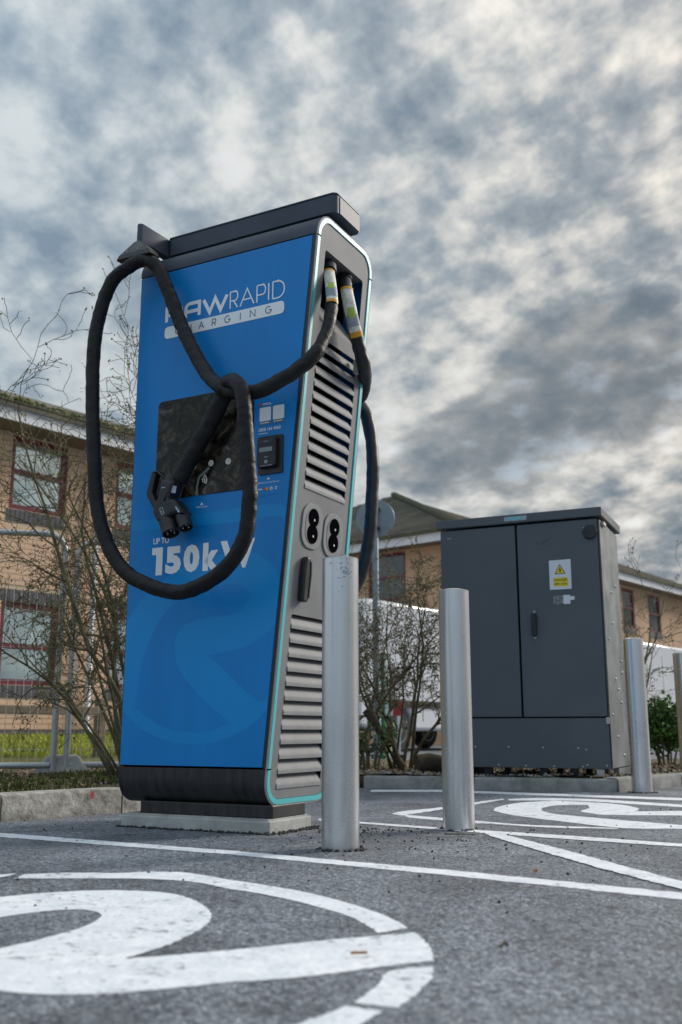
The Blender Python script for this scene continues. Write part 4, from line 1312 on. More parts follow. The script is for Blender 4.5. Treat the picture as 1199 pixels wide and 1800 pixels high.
def wall_cells(s0, s1, z0, z1, holes):
    ss = sorted({s0, s1, *[h[0] for h in holes], *[h[1] for h in holes]})
    zs = sorted({z0, z1, *[h[2] for h in holes], *[h[3] for h in holes]})
    ss = [s for s in ss if s0 <= s <= s1]
    zs = [z for z in zs if z0 <= z <= z1]
    for a, b in zip(ss[:-1], ss[1:]):
        for c, d in zip(zs[:-1], zs[1:]):
            if not any(h[0] <= (a + b) / 2 <= h[1] and h[2] <= (c + d) / 2 <= h[3] for h in holes):
                yield a, b, c, d


def obox(mb, fn, s0, s1, z0, z1, o0, o1):
    return mb.add([fn(s, z, o) for o in (o0, o1) for z in (z0, z1) for s in (s0, s1)], [(0, 2, 3, 1), (4, 5, 7, 6), (0, 1, 5, 4), (2, 6, 7, 3), (0, 4, 6, 2), (1, 3, 7, 5)])


def window(fn, h, parent, transom=0.55, frame='maroon', glass='glass'):
    s0, s1, z0, z1 = h
    t = 0.075
    wroot = MB()
    obox(wroot, fn, s0, s1, z0, z0 + t, -0.09, -0.03)
    obox(wroot, fn, s0, s1, z1 - t, z1, -0.09, -0.03)
    obox(wroot, fn, s0, s0 + t, z0 + t, z1 - t, -0.0899, -0.0301)
    obox(wroot, fn, s1 - t, s1, z0 + t, z1 - t, -0.0899, -0.0301)
    w = wroot.build('window', MT[frame], parent)
    zt = z0 + (z1 - z0) * transom
    tr = MB()
    obox(tr, fn, s0 + t, s1 - t, zt - 0.035, zt + 0.035, -0.088, -0.026)
    tr.build('transom', MT[frame], w)
    for a, b in ((z0 + t, zt - 0.035), (zt + 0.035, z1 - t)):
        g = MB()
        obox(g, fn, s0 + t, s1 - t, a, b, -0.070, -0.062)
        g.build('pane', MT[glass], w)
    bl = MB()
    obox(bl, fn, s0 + 0.03, s1 - 0.03, z0 + 0.03, z1 - 0.03, -0.35, -0.34)
    bl.build('room_blind', MT['lcd'], w)
    sl = MB()
    obox(sl, fn, s0 + t + .02, s1 - t - .02, z1 - t - 0.14, z1 - t - .005, -0.13, -0.12)
    sl.build('blind_rail', MT['engineering'], w)
    return w


lb = empty('office_building', B0, 0, 'peach brick two storey building with maroon windows on the left', 'building')
lb.location = (0, 0, 0)
fB = frame_pt(B0, RV, NV)
cols = [(-4.25, -3.32), (-2.45, -1.52), (-0.64, 0.29), (1.17, 2.10), (2.98, 3.91)]
holes = []
for a, b in cols:
    holes.append((a, b, 3.38, 4.44))
    holes.append((a, b, 0.96, 2.08))
wl = MB()
for a, b, c, d in wall_cells(-9.0, 4.6, 0.36, 4.46, holes):
    obox(wl, fB, a, b, c, d, -0.25, 0.0)
wall = wl.build('wall', MT['mortar'], lb)
pln = MB()
obox(pln, fB, -9.0, 4.6, -0.2, 0.358, -0.25, 0.012)
pln.build('plinth', MT['engineering'], lb)
bw = MB()
obox(bw, fB, -9.0, 4.6, 0.2, 4.46, -6.0, -0.40)
bw.build('rear_wall', MT['mortar'], lb)
ec = MB()
obox(ec, fB, 4.6, 4.85, -0.2, 4.46, -6.0, -0.0)
ec.build('end_wall', MT['mortar'], lb)
# bricks one by one where the photograph shows them; the rest in one piece
bm_ = MB()
obox(bm_, lambda s, z, o=0: RV * s + NV * o + Vector((0, 0, z)), 0, 0.215, 0, 0.065, 0.0005, 0.011)
brick_me = bm_.mesh('brick', MT['brick'])
bm_ = MB()
obox(bm_, lambda s, z, o=0: RV * s + NV * o + Vector((0, 0, z)), 0, 0.064, 0, 0.165, 0.0005, 0.014)
soldier_me = bm_.mesh('brick', MT['engineering'])
rest = MB()
bands = []
for a, b in cols:
    bands += [(a - 0.04, b + 0.04, 3.20, 3.375), (a - 0.04, b + 0.04, 0.785, 0.955), (a - 0.04, b + 0.04, 2.085, 2.26)]
cells = []
for r in range(54):
    z = 0.368 + r * 0.075
    for c in range(-36, 22):
        s = c * 0.225 + (0.1125 if r % 2 else 0)
        cells.append((s, s + 0.215, z, z + 0.065))
placed = 0
order = sorted(cells, key=lambda q: 0 if -0.82 < q[0] < 1.55 else 1)
for s0, s1, z0, z1 in order:
    parts_ = [(s0, s1)]
    for h in holes + bands:
        if h[2] < z1 - 0.004 and h[3] > z0 + 0.004:
            nxt = []
            for a, b in parts_:
                if h[1] <= a or h[0] >= b:
                    nxt.append((a, b))
                else:
                    if h[0] - a > 0.03:
                        nxt.append((a, h[0] - 0.006))
                    if b - h[1] > 0.03:
                        nxt.append((h[1] + 0.006, b))
            parts_ = nxt
    for a, b in parts_:
        if z1 > 4.45:
            continue
        if placed < 300 and -0.82 < a < 1.6:
            o = link('brick', brick_me, wall)
            o.location = B0 + RV * a + Vector((0, 0, z0))
            o.scale = (1, 1, 1)
            if b - a < 0.21:
                bpy.data.objects.remove(o)
                obox(rest, fB, a, b, z0, z1, 0.0005, 0.011)
            else:
                placed += 1
        else:
            obox(rest, fB, a, b, z0, z1, 0.0005, 0.011)
tag(rest.build('brickwork', MT['brick'], wall), kind='stuff')
for a, b, z0, z1 in bands:
    if not (-0.9 < a < 1.4):
        mb = MB()
        obox(mb, fB, a, b, z0, z1, 0.0005, 0.012)
        mb.build('brick_band', MT['engineering'], wall)
        continue
    k = 0
    s = a
    while s + 0.064 <= b + 1e-6:
        o = link('brick', soldier_me, wall)
        o.location = B0 + RV * s + Vector((0, 0, z0 + 0.004))
        s += 0.074
for h in holes:
    window(fB, h, lb, 0.52 if h[2] > 2 else 0.47)
pp = MB()
pp.tube([fB(0.78, 4.35, 0.10), fB(0.78, 0.42, 0.10), fB(0.78, 0.30, 0.18)], 0.042, 12)
pp.build('downpipe', MT['pvcwhite'], lb, smooth=True)
fa = MB()
obox(fa, fB, -9.3, 4.95, 4.47, 4.685, 0.47, 0.50)
fa.build('fascia', MT['fascia'], lb)
so_ = MB()
obox(so_, fB, -9.3, 4.95, 4.46, 4.476, -0.05, 0.47)
so_.build('soffit', MT['soffit'], lb)
rf = MB()
PIT = math.tan(R_(22.6))
rf.add([fB(-9.3, 4.70, 0.55), fB(4.95, 4.70, 0.55), fB(4.95, 4.70 + 3.9 * PIT, -3.35), fB(-9.3, 4.70 + 3.9 * PIT, -3.35), fB(-9.3, 4.64, 0.55), fB(4.95, 4.64, 0.55), fB(4.95, 4.2, -7.2), fB(-9.3, 4.2, -7.2)],
       [(0, 1, 2, 3), (4, 5, 1, 0), (3, 2, 6, 7), (1, 5, 6, 2), (0, 3, 7, 4)])
roof = rf.build('roof', MT['mosstile'], lb)
tb_ = MB()
sl_ = math.hypot(1, PIT)
tb_.add([(RV * s + NV * (-r) + Vector((0, 0, r * PIT + t))) for t in (0.004, 0.030) for r in (0, 0.36) for s in (0, 0.318)], [(0, 2, 3, 1), (4, 5, 7, 6), (0, 1, 5, 4), (2, 6, 7, 3), (0, 4, 6, 2), (1, 3, 7, 5)])
tile_me = tb_.mesh('roof_tile', MT['tile'])
for r in range(3):
    for c in range(-5, 9):
        o = link('roof_tile', tile_me, roof)
        o.location = fB(c * 0.33 + (0.165 if r % 2 else 0), 4.70 + r * 0.33 * PIT + r * 0.004 + random.uniform(0, 0.006), 0.56 - r * 0.33)
mo = MB()
rgm = random.Random(12)
for k in range(170):
    s, r = rgm.uniform(-1.6, 3.0), abs(rgm.gauss(0.25, 0.35)) + 0.02
    c = fB(s, 4.735 + r * PIT, 0.56 - r)
    q = rgm.uniform(0.015, 0.05)
    mo.lathe([(q, 0), (q * 0.8, q * 0.6), (q * 0.2, q * 0.9)], 6, c=c)
tag(mo.build('roof_moss', MT['moss'], roof, smooth='all'), kind='stuff')

# ------------------------------------------------------------------ hipped building in the middle distance
C0 = Vector((2.887, 23.20, 0))
LV = Vector((-0.769, 0.639, 0))
N2 = Vector((-0.639, -0.769, 0))
hb_ = empty('office_building', (0, 0, 0), 0, 'peach brick building with mossy hipped roof behind the cabinet', 'building')
WC = C0 - NV * 0.5 - N2 * 0.5
fR = frame_pt(WC, RV, NV)
fL = frame_pt(WC, LV, N2)
EZ = 5.05
hl = [(1.55, 2.75, 3.55, 4.80), (5.0, 6.2, 3.55, 4.8), (9.0, 10.2, 3.55, 4.8), (1.55, 2.75, 0.9, 2.3), (5.0, 6.2, 0.9, 2.3)]
hr = [(9.4, 10.3, 3.5, 4.75), (11.4, 12.4, 3.5, 4.75), (14.6, 15.6, 3.5, 4.75), (4.0, 5.0, 3.5, 4.75)]
mL = MB()
for a, b, c, d in wall_cells(0.0, 14.6, -0.2, EZ - 0.2, hl):
    obox(mL, fL, a, b, c, d, -0.25, 0.0)
MT['farbrick'] = mat('far_peach_brick', (0.56, 0.38, 0.25), 0.85, 0, 0.25, var=0.12, vscale=0.8, bump=0.2, bscale=20)
mL.build('wall', MT['farbrick'], hb_)
mR = MB()
for a, b, c, d in wall_cells(-0.25, 20.0, -0.2, EZ - 0.2, hr):
    obox(mR, fR, a, b, c, d, -0.25, 0.0)
mR.build('wall', MT['farbrick'], hb_)
for h in hl:
    window(fL, h, hb_, 0.5, 'maroon', 'darkglass')
for h in hr:
    window(fR, h, hb_, 0.5, 'maroon', 'darkglass')
for fn, n_, s0, s1, hs in ((fL, 'L', -0.55, 15.1, hl), (fR, 'R', -0.53, 20.5, hr)):
    mb = MB()
    obox(mb, fn, s0, s1, EZ - 0.22, EZ - 0.01, 0.47, 0.50)
    mb.build('fascia', MT['fascia'], hb_)
    mb = MB()
    obox(mb, fn, s0 + 0.55, s1, EZ - 0.212, EZ - 0.195, -0.2, 0.468)
    mb.build('soffit', MT['soffit'], hb_)
    for h in hs:
        mb = MB()
        obox(mb, fn, h[0] - 0.05, h[1] + 0.05, h[2] - 0.2, h[2] - 0.01, 0.001, 0.015)
        mb.build('brick_band', MT['engineering'], hb_)
HT, TP = 7.9, math.tan(R_(23.2))
rooft = MB()
rc = 0
nC = 26
for k in range(nC):
    t0, t1 = HT * k / nC, HT * (k + 1) / nC + 0.05
    z0, z1 = EZ + t0 * TP + 0.05, EZ + t1 * TP + 0.012

    def hp_(a, t, z, face):
        # outer edge ring inset by t
        return C0 + RV * (t if face == 'L' else a) + LV * (a if face == 'L' else t) + Vector((0, 0, z))
    W2 = 2 * HT
    # hip end facing left-front
    rooft.add([hp_(t0, t0, z0, 'L'), hp_(W2 - t0, t0, z0, 'L'), hp_(W2 - t1, t1, z1, 'L'), hp_(t1, t1, z1, 'L'), hp_(t0, t0, z0 - 0.05, 'L'), hp_(W2 - t0, t0, z0 - 0.05, 'L')], [(0, 1, 2, 3), (4, 5, 1, 0)])
    # long side to the right
    rooft.add([hp_(t0, t0, z0, 'R'), hp_(21.0, t0, z0, 'R'), hp_(21.0, t1, z1, 'R'), hp_(t1, t1, z1, 'R'), hp_(t0, t0, z0 - 0.05, 'R'), hp_(21.0, t0, z0 - 0.05, 'R')], [(0, 1, 2, 3), (4, 5, 1, 0)])
roof2 = rooft.build('roof', MT['mosstile'], hb_)
hip = MB()
for k in range(34):
    a = C0 + (RV + LV) * (HT * k / 34) + Vector((0, 0, EZ + HT * k / 34 * TP + 0.06))
    b = C0 + (RV + LV) * (HT * (k + 1) / 34) + Vector((0, 0, EZ + HT * (k + 1) / 34 * TP + 0.06))
    hip = MB().tube([a, b + (b - a) * 0.1], [0.115, 0.10], 8)
    hip.build('hip_tile', MT['tile'], roof2, smooth=True)
eav = MB()
obox(eav, fL, -0.55, 15.1, EZ - 0.008, EZ + 0.085, 0.50, 0.58)
eav.build('eaves_tiles', MT['tile'], roof2)
eav = MB()
obox(eav, fR, -0.62, 20.5, EZ - 0.008, EZ + 0.085, 0.5001, 0.5799)
eav.build('eaves_tiles', MT['tile'], roof2)

# ------------------------------------------------------------------ mesh fence panels on the left


def fence_panel(p0, p1, z0, z1, label, wires=True):
    a, b = Vector((*p0, 0)), Vector((*p1, 0))
    d = (b - a)
    L_ = d.length
    t = d.normalized()
    root = empty('mesh_fence_panel', (a.x, a.y, z0), math.atan2(t.y, t.x), label, 'fence', 'temporary mesh fence panels')
    h = z1 - z0
    rc_ = 0.12
    top = [(0.0, 0, -0.03), (0.0, 0, h - rc_)] + [(rc_ - rc_ * math.cos(R_(g)), 0, h - rc_ + rc_ * math.sin(R_(g))) for g in (18, 36, 54, 72, 90)] + [(L_ - rc_ + rc_ * math.sin(R_(g)), 0, h - rc_ + rc_ * math.cos(R_(g))) for g in (0, 18, 36, 54, 72, 90)] + [(L_, 0, -0.03)]
    MB().tube(top, 0.021, 10).build('frame_tube', MT['fence'], root, smooth=True)
    MB().tube([(0.02, 0, 0.06), (L_ - 0.02, 0, 0.06)], 0.021, 10).build('bottom_tube', MT['fence'], root, smooth=True)
    me_ = MB().tube([(0, 0.004, 0.07), (0, 0.004, h - 0.02)], 0.0016, 4, False).mesh('wire', MT['fence'])
    n_ = int((L_ - 0.06) / 0.05)
    for k in range(n_):
        o = link('wire', me_, root)
        o.location = (0.04 + k * 0.05, 0, 0)
    me_ = MB().tube([(0.02, -0.004, 0), (L_ - 0.02, -0.004, 0)], 0.0016, 4, False).mesh('wire', MT['fence'])
    for k in range(int((h - 0.1) / 0.22)):
        o = link('wire', me_, root)
        o.location = (0, 0, 0.16 + k * 0.22)
    return root


fence_panel((-4.60, 6.02), (-1.872, 6.665), 0.075, 1.66, 'left mesh fence panel with rounded top corner before the brick building')
fence_panel((-1.795, 6.700), (-0.30, 7.23), 0.075, 1.62, 'mesh fence panel running behind the blue charger')
blk = empty('fence_foot', (-1.83, 6.74, 0.06), R_(15), 'grey weathered fence foot block between the two mesh panels', 'block')
MB().add([(-0.20, -0.08, 0), (0.20, -0.08, 0), (0.20, 0.10, 0), (-0.20, 0.10, 0), (-0.10, -0.05, 0.14), (0.10, -0.05, 0.14), (0.09, 0.07, 0.14), (-0.09, 0.07, 0.14)], [(0, 3, 2, 1), (4, 5, 6, 7), (0, 1, 5, 4), (1, 2, 6, 5), (2, 3, 7, 6), (3, 0, 4, 7)]).build('block_body', MT['concrete'], blk, bevel=0.015)
MB().box(-0.35, 0.35, -0.13, -0.085, -0.01, 0.03).build('rubber_strip', MT['tyre'], blk, bevel=0.01)

# knee rail in front of the brick building
kr = empty('knee_rail', (0, 0, 0), 0, 'low timber knee rail on the mossy lawn', 'fence')
kb = Vector((-2.37, 10.0, 0))
for s in (0.0, -1.8, -3.6, 1.8):
    p = kb + RV * s
    MB().box(-0.045, 0.045, -0.045, 0.045, 0.05, 0.60 if s else 0.66, Matrix.Translation(p) @ Matrix.Rotation(R_(50), 4, 'Z')).build('post', MT['timber'], kr, bevel=0.01)
MB().box(-5.4, 0.0, -0.085, -0.05, 0.50, 0.58, Matrix.Translation(kb) @ Matrix.Rotation(math.atan2(RV.y, RV.x), 4, 'Z')).build('rail', MT['timber'], kr, bevel=0.01)

# ------------------------------------------------------------------ white vans beyond the bushes


def van(base, ang, label):
    v = empty('parked_van', base, ang, label, 'van', 'white vans parked beyond the bushes')
    # x along the van (rear at 0, nose at 5.4), visible side at y = -1
    prof = [(0.0, 0.42), (0.02, 1.2), (0.10, 2.36), (0.28, 2.48), (3.55, 2.48), (3.95, 2.36), (4.65, 1.38), (5.28, 1.14), (5.42, 0.85), (5.42, 0.40), (4.85, 0.36), (4.78, 0.62), (4.60, 0.78), (4.38, 0.80), (4.16, 0.72), (4.04, 0.52), (3.98, 0.34), (1.52, 0.34), (1.46, 0.56), (1.30, 0.75), (1.08, 0.80), (0.86, 0.74), (0.72, 0.56), (0.66, 0.36)]
    body = MB().prism(prof, lambda a, b, t: (a, t, b), -0.98, 0.98).build('body', MT['vanwhite'], v, smooth=True, bevel=0.06, seg=3)
    MB().prism([(3.30, 1.42), (4.42, 1.42), (3.92, 2.14), (3.30, 2.14)], lambda a, b, t: (a, t, b), -0.990, -0.983).build('cab_window', MT['darkglass'], v)
    MB().prism([(0.25, 0.72), (3.1, 0.72), (3.1, 0.84), (0.25, 0.84)], lambda a, b, t: (a, t, b), -1.0, -0.982).build('rub_strip', MT['tyre'], v)
    for x0, x1 in ((1.75, 1.76), (3.16, 3.17), (0.2, 0.21)):
        MB().box(x0, x1, -0.9835, -0.979, 0.5, 2.2).build('panel_gap', MT['cavity'], v)
    MB().box(3.30, 3.42, -1.0, -0.981, 1.20, 1.24).build('door_handle', MT['tyre'], v, bevel=0.006)
    for x in (1.09, 4.40):
        for y in (-0.86, 0.86):
            M_ = Matrix.Translation((x, y, 0.34)) @ Matrix.Rotation(R_(90), 4, 'X')
            wh = MB().lathe([(0.20, -0.11), (0.31, -0.11), (0.34, -0.07), (0.34, 0.07), (0.31, 0.11), (0.20, 0.11)], 28, M=M_).build('wheel', MT['tyre'], v, smooth=True)
            MB().lathe([(0.19, -0.06), (0.20, 0.112), (0.10, 0.10), (0.05, 0.118)], 20, M=M_).build('rim', MT['galv'], wh, smooth=True)
    MB().box(-0.06, 0.02, -0.90, 0.90, 0.40, 0.60).build('rear_bumper', MT['tyre'], v, bevel=0.02)
    for y in (-0.90, 0.90):
        MB().box(-0.015, 0.02, y - 0.06, y + 0.06, 1.05, 1.75).build('tail_lamp', MT['redpaint'], v, bevel=0.02)
    MB().box(-0.004, 0.004, -0.004, 0.004, 0.7, 2.25).build('rear_door_gap', MT['cavity'], v)
    for y in (-0.45, 0.45):
        MB().box(0.035, 0.07, y - 0.34, y + 0.34, 1.50, 2.1).build('rear_window', MT['darkglass'], v)
    MB().box(3.5, 3.75, -1.16, -0.99, 1.36, 1.62).build('mirror', MT['tyre'], v, bevel=0.03)
    return v


ANG = math.atan2(RV.y, RV.x)
vb = Vector((0.30, 16.05, 0)) - NV * 1.0
v1 = van(vb, ANG, 'white panel van seen through the bare bush left of the cabinet')
v2 = copy_tree(v1)
v2.location = vb + RV * 10.4 + Vector((0.1, 0.1, 0))
v2['label'] = 'white panel van behind the green shrub at the right edge'

# round sign seen from behind, green post, red and white barrier
sg_ = empty('road_sign', (0.385, 11.0, 0), R_(-8), 'round grey road sign seen from behind above the bare bush', 'sign')
MB().lathe([(0.036, 0.0), (0.036, 2.80), (0.03, 2.82)], 16).build('post', MT['signback'], sg_, smooth=True)
dk = MB().lathe([(0.217, 0.0), (0.220, 0.006), (0.217, 0.012)], 48, M=Matrix.Translation((0, 0.045, 2.70)) @ Matrix.Rotation(R_(90), 4, 'X')).build('disc', MT['signback'], sg_, smooth=True)
for z in (2.80, 2.58):
    MB().box(-0.055, 0.055, -0.042, 0.030, z - 0.014, z + 0.014).build('clamp', MT['black'], sg_, bevel=0.004)
gp = MB().lathe([(0.030, 0.0), (0.030, 1.25), (0.02, 1.27)], 14)
gpo = tag(gp.build('post', MT['greenpaint'], smooth=True), 'thin green post behind the bare bush', 'post')
gpo.location = (0.50, 12.0, 0)
br = empty('road_barrier', (0.42, 13.2, 0), R_(12), 'red and white road barrier behind the bare bush', 'barrier')
for k in range(3):
    MB().box(k * 0.13, k * 0.13 + 0.1295, -0.02, 0.02, 0.54, 0.72).build('board', MT['redpaint'] if k % 2 == 0 else MT['vanwhite'], br, bevel=0.008)
for x in (0.05, 0.34):
    MB().box(x - 0.02, x + 0.02, -0.018, 0.018, 0.0, 0.539).build('leg', MT['vanwhite'], br)
    MB().box(x - 0.04, x + 0.04, -0.18, 0.18, 0.0, 0.05).build('foot', MT['tyre'], br)

# ------------------------------------------------------------------ bare shrubs


def grow(rg, base, stems, height, spread, lean, r0, depth=4, dens=1.0, nseg=7, rmin=0.0020):
    """returns (thick, thin, buds): lists of (path, radii) and bud positions"""
    thick, thin, buds = [], [], []

    def branch(p, d, length, r, lvl):
        n = nseg if lvl == 0 else max(3, nseg - 2 - lvl)
        pts, rad = [p.copy()], [r]
        q = p.copy()
        dd = d.copy()
        for i in range(n):
            jit = 0.10 if lvl == 0 else 0.26
            dd = (dd + Vector((rg.gauss(0, jit), rg.gauss(0, jit), rg.gauss(0.03, jit * 0.8)))).normalized()
            q = q + dd * (length / n)
            if q.z < 0.12:
                q.z = 0.12
            pts.append(q.copy())
            rad.append(max(rmin, r * (1 - 0.72 * (i + 1) / n)))
            f = (i + 1) / n
            if lvl < depth - 1 and (f > 0.28 if lvl == 0 else f > 0.15):
                cnt = 1 if rg.random() < 0.85 * dens else 0
                if lvl == 0 and rg.random() < 0.5 * dens:
                    cnt += 1
                for _ in range(cnt):
                    ax = Vector((rg.gauss(0, 1), rg.gauss(0, 1), rg.gauss(0, 0.6)))
                    ax = (ax - dd * ax.dot(dd))
                    if ax.length < 1e-3:
                        continue
                    ax.normalize()
                    an = R_(rg.uniform(28, 62))
                    nd = (dd * math.cos(an) + ax * math.sin(an)).normalized()
                    branch(q.copy(), nd, length * rg.uniform(0.30, 0.58) * (1.0 if lvl else 0.62), rad[-1] * rg.uniform(0.55, 0.8), lvl + 1)
        (thick if lvl == 0 else thin).append((pts, rad))
        buds.append((pts[-1], lvl))

    for k in range(stems):
        g = 2 * math.pi * (k + rg.random() * 0.6) / stems
        sp = spread * rg.uniform(0.35, 1.0)
        d = Vector((math.cos(g) * sp + lean[0], math.sin(g) * sp * 0.7 + lean[1], 1.0)).normalized()
        b = base + Vector((math.cos(g), math.sin(g), 0)) * rg.uniform(0.02, 0.10)
        branch(b, d, height * rg.uniform(0.72, 1.08), r0 * rg.uniform(0.6, 1.1), 0)
    return thick, thin, buds


def shrub(name, label, seed, base, stems, height, spread, lean, r0, leaves=(), cat='shrub', group=None, depth=4, dens=1.0, budsize=0.006, nseg=7):
    rg = random.Random(seed)
    root = empty(name, base, 0, label, cat, group)
    th, tn, buds = grow(rg, Vector((0, 0, 0)), stems, height, spread, lean, r0, depth, dens=dens, nseg=nseg)
    for pts, rad in th:
        MB().tube(pts, rad, 7).build('stem', MT['bark'], root, smooth='all')
    mb = MB()
    for pts, rad in tn:
        mb.tube(pts, rad, 4 if rad[0] > 0.005 else 3, False)
    tag(mb.build('twigs', MT['twig'], root, smooth='all'), kind='stuff')
    bd = MB()
    for p, l in buds:
        for k in range(rg.choice((0, 1, 1, 2, 3))):
            q = p + Vector((rg.gauss(0, 1), rg.gauss(0, 1), rg.gauss(0, 1))) * budsize * 1.5
            s = budsize * rg.uniform(0.5, 1.1)
            bd.add([q + Vector(v) * s for v in ((1, 0, 0), (-1, 0, 0), (0, 1, 0), (0, -1, 0), (0, 0, 1.3), (0, 0, -1.3))], [(0, 2, 4), (2, 1, 4), (1, 3, 4), (3, 0, 4), (2, 0, 5), (1, 2, 5), (3, 1, 5), (0, 3, 5)])
    tag(bd.build('buds', MT['bark'], root), kind='stuff')
    for m, cnt, size in leaves:
        lm = MB()
        for k in range(cnt):
            pts, rad = rg.choice(tn)
            p = rg.choice(pts)
            a = Vector((rg.gauss(0, 1), rg.gauss(0, 1), rg.gauss(0, 1))).normalized()
            b = a.cross(Vector((rg.gauss(0, 1), rg.gauss(0, 1), rg.gauss(0, 1)))).normalized()
            c = a.cross(b)
            s = size * rg.uniform(0.6, 1.3)
            lm.add([p, p + a * s * 0.5 + b * s * 0.32 + c * s * .06, p + a * s, p + a * s * 0.5 - b * s * 0.32 + c * s * .06], [(0, 1, 2), (0, 2, 3)])
        tag(lm.build('leaves', MT[m], root), kind='stuff')
    return root


shrub('bare_shrub', 'tall bare lichen covered shrub behind the left of the charger', 21, Vector((-1.16, 6.05, 0.08)), 14, 2.2, 0.28, (-0.09, 0.0), 0.016, (('leaf_rust', 30, 0.035), ('leaf_yellow', 30, 0.03)), depth=4, nseg=11, dens=0.85)
shrub('bare_shrub', 'bare shrub leaning over the left mesh fence panel', 5, Vector((-1.25, 5.95, 0.08)), 6, 1.5, 0.40, (-0.42, 0.0), 0.013, (('leaf_rust', 16, 0.035),), depth=4, dens=0.9, nseg=9)
shrub('bare_shrub', 'bare tangled shrub between the charger and the grey cabinet', 33, Vector((0.42, 7.45, 0.08)), 8, 1.35, 0.42, (-0.03, 0.0), 0.016, (('leaf_rust', 26, 0.03), ('leaf_yellow', 26, 0.03)), depth=4, dens=1.0, nseg=9)
shrub('bare_shrub', 'bare shrub close behind the louvred side of the charger', 14, Vector((0.06, 7.6, 0.08)), 6, 1.4, 0.34, (0.0, 0.0), 0.013, (('leaf_yellow', 16, 0.03),), depth=4, dens=1.0, nseg=9)
shrub('bare_shrub', 'thin bare shrub behind the bollard at the cabinet corner', 8, Vector((2.16, 8.0, 0.08)), 8, 1.35, 0.40, (0.10, 0.0), 0.014, (('leaf_yellow', 12, 0.03),), depth=4, dens=0.95, nseg=8)


def evergreen(label, base, w, h, seed, n):
    rg = random.Random(seed)
    root = empty('evergreen_shrub', base, 0, label, 'shrub')
    th, tn, buds = grow(rg, Vector((0, 0, 0)), 9, h * 1.0, 0.9, (0, 0), 0.010, 3)
    mb = MB()
    for pts, rad in th + tn:
        mb.tube(pts, rad, 4, False)
    mb.build('stems', MT['bark'], root)
    lm = MB()
    for k in range(n):
        pts, rad = rg.choice(th + tn)
        p = rg.choice(pts[1:]) + Vector((rg.gauss(0, .03), rg.gauss(0, .03), rg.gauss(0, .03)))
        a = Vector((rg.gauss(0, 1), rg.gauss(0, 1), rg.gauss(0.25, 0.7))).normalized()
        b = a.cross(Vector((rg.gauss(0, 1), rg.gauss(0, 1), rg.gauss(0, 1)))).normalized()
        s = rg.uniform(0.03, 0.055)
        c = a.cross(b)
        lm.add([p, p + a * s * 0.5 + b * s * 0.28 + c * s * .08, p + a * s, p + a * s * 0.5 - b * s * 0.28 + c * s * .08], [(0, 1, 2), (0, 2, 3)])
    tag(lm.build('leaves', MT['leaf_green'], root), kind='stuff')
    return root


evergreen('glossy green leafy shrub behind the two bollards on the right', Vector((2.64, 8.3, 0.05)), 0.5, 0.40, 3, 3000)
evergreen('small green leafy seedling at the foot of the bare shrub beside the charger', Vector((0.20, 7.15, 0.06)), 0.2, 0.26, 9, 240)
shrub('bare_tree', 'distant bare tree above the roof at the right edge', 61, Vector((15.6, 40.0, 0)), 4, 7.6, 0.32, (0, 0), 0.13, (), 'tree', depth=5, dens=1.0, budsize=0.02)

# fallen logs in the bed
for i, (p, q, r, lab) in enumerate((((0.52, 7.05, 0.13), (1.05, 7.22, 0.12), 0.065, 'short sawn log lying behind the island kerb'), ((0.18, 7.25, 0.50), (0.44, 7.20, 0.10), 0.030, 'dead branch propped against the bare shrub'))):
    a, b = Vector(p), Vector(q)
    pts = [a.lerp(b, k / 6) + Vector((0, 0, 0.012 * math.sin(k * 2.1))) for k in range(7)]
    tag(MB().tube(pts, [r * (1 + 0.12 * math.sin(k * 1.7)) for k in range(7)], 12, True, 0.25, i).build('fallen_log' if i == 0 else 'dead_branch', MT['log'], smooth=True), lab, 'log' if i == 0 else 'branch')

# ------------------------------------------------------------------ ground cover and small loose things
rgc = random.Random(77)


def flat_bits(name, m, n, region, size, zfn, label, tilt=0.5):
    mb = MB()
    k = 0
    while k < n:
        x, y = region(rgc)
        if x is None:
            continue
        k += 1
        z = zfn(x, y)
        a = Vector((rgc.gauss(0, 1), rgc.gauss(0, 1), rgc.gauss(0, tilt))).normalized()
        b = a.cross(Vector((rgc.gauss(0, .4), rgc.gauss(0, .4), 1))).normalized()
        c = a.cross(b)
        s = size * rgc.uniform(0.5, 1.4)
        p = Vector((x, y, z + s * 0.25))
        mb.add([p - a * s * .5, p + b * s * .28 + c * s * .05, p + a * s * .5, p - b * s * .28 + c * s * .07], [(0, 1, 2), (0, 2, 3)])
    return tag(mb.build(name, m), label, kind='stuff')


def in_bed(x0, x1, y0, y1):
    def f(rg):
        x, y = rg.uniform(x0, x1), rg.uniform(y0, y1)
        return (x, y) if inside((x, y), BED) else (None, None)
    return f


flat_bits('leaf_litter', MT['litter'], 5200, in_bed(-2.6, 2.8, 4.1, 8.6), 0.038, bed_z, 'brown dead leaves covering the planting bed')
flat_bits('leaf_litter', MT['pebble_light'], 2200, in_bed(-2.6, 2.8, 4.1, 8.6), 0.026, bed_z, 'pale dry twigs and leaf scraps on the planting bed')


def blades(name, m, n, pos, h, label):
    mb = MB()
    for k in range(n):
        p = pos(rgc)
        if p is None:
            continue
        g = rgc.uniform(0, 6.28)
        hh = h * rgc.uniform(0.5, 1.3)
        w = hh * 0.12
        d = Vector((math.cos(g), math.sin(g), 0))
        e = Vector((-d.y, d.x, 0)) * hh * rgc.uniform(0.1, 0.7)
        mb.add([p - d * w, p + d * w, p + e * .5 + Vector((0, 0, hh * .65)) + d * w * .6, p + e + Vector((0, 0, hh))], [(0, 1, 2), (0, 2, 3)])
    return tag(mb.build(name, m), label, kind='stuff')


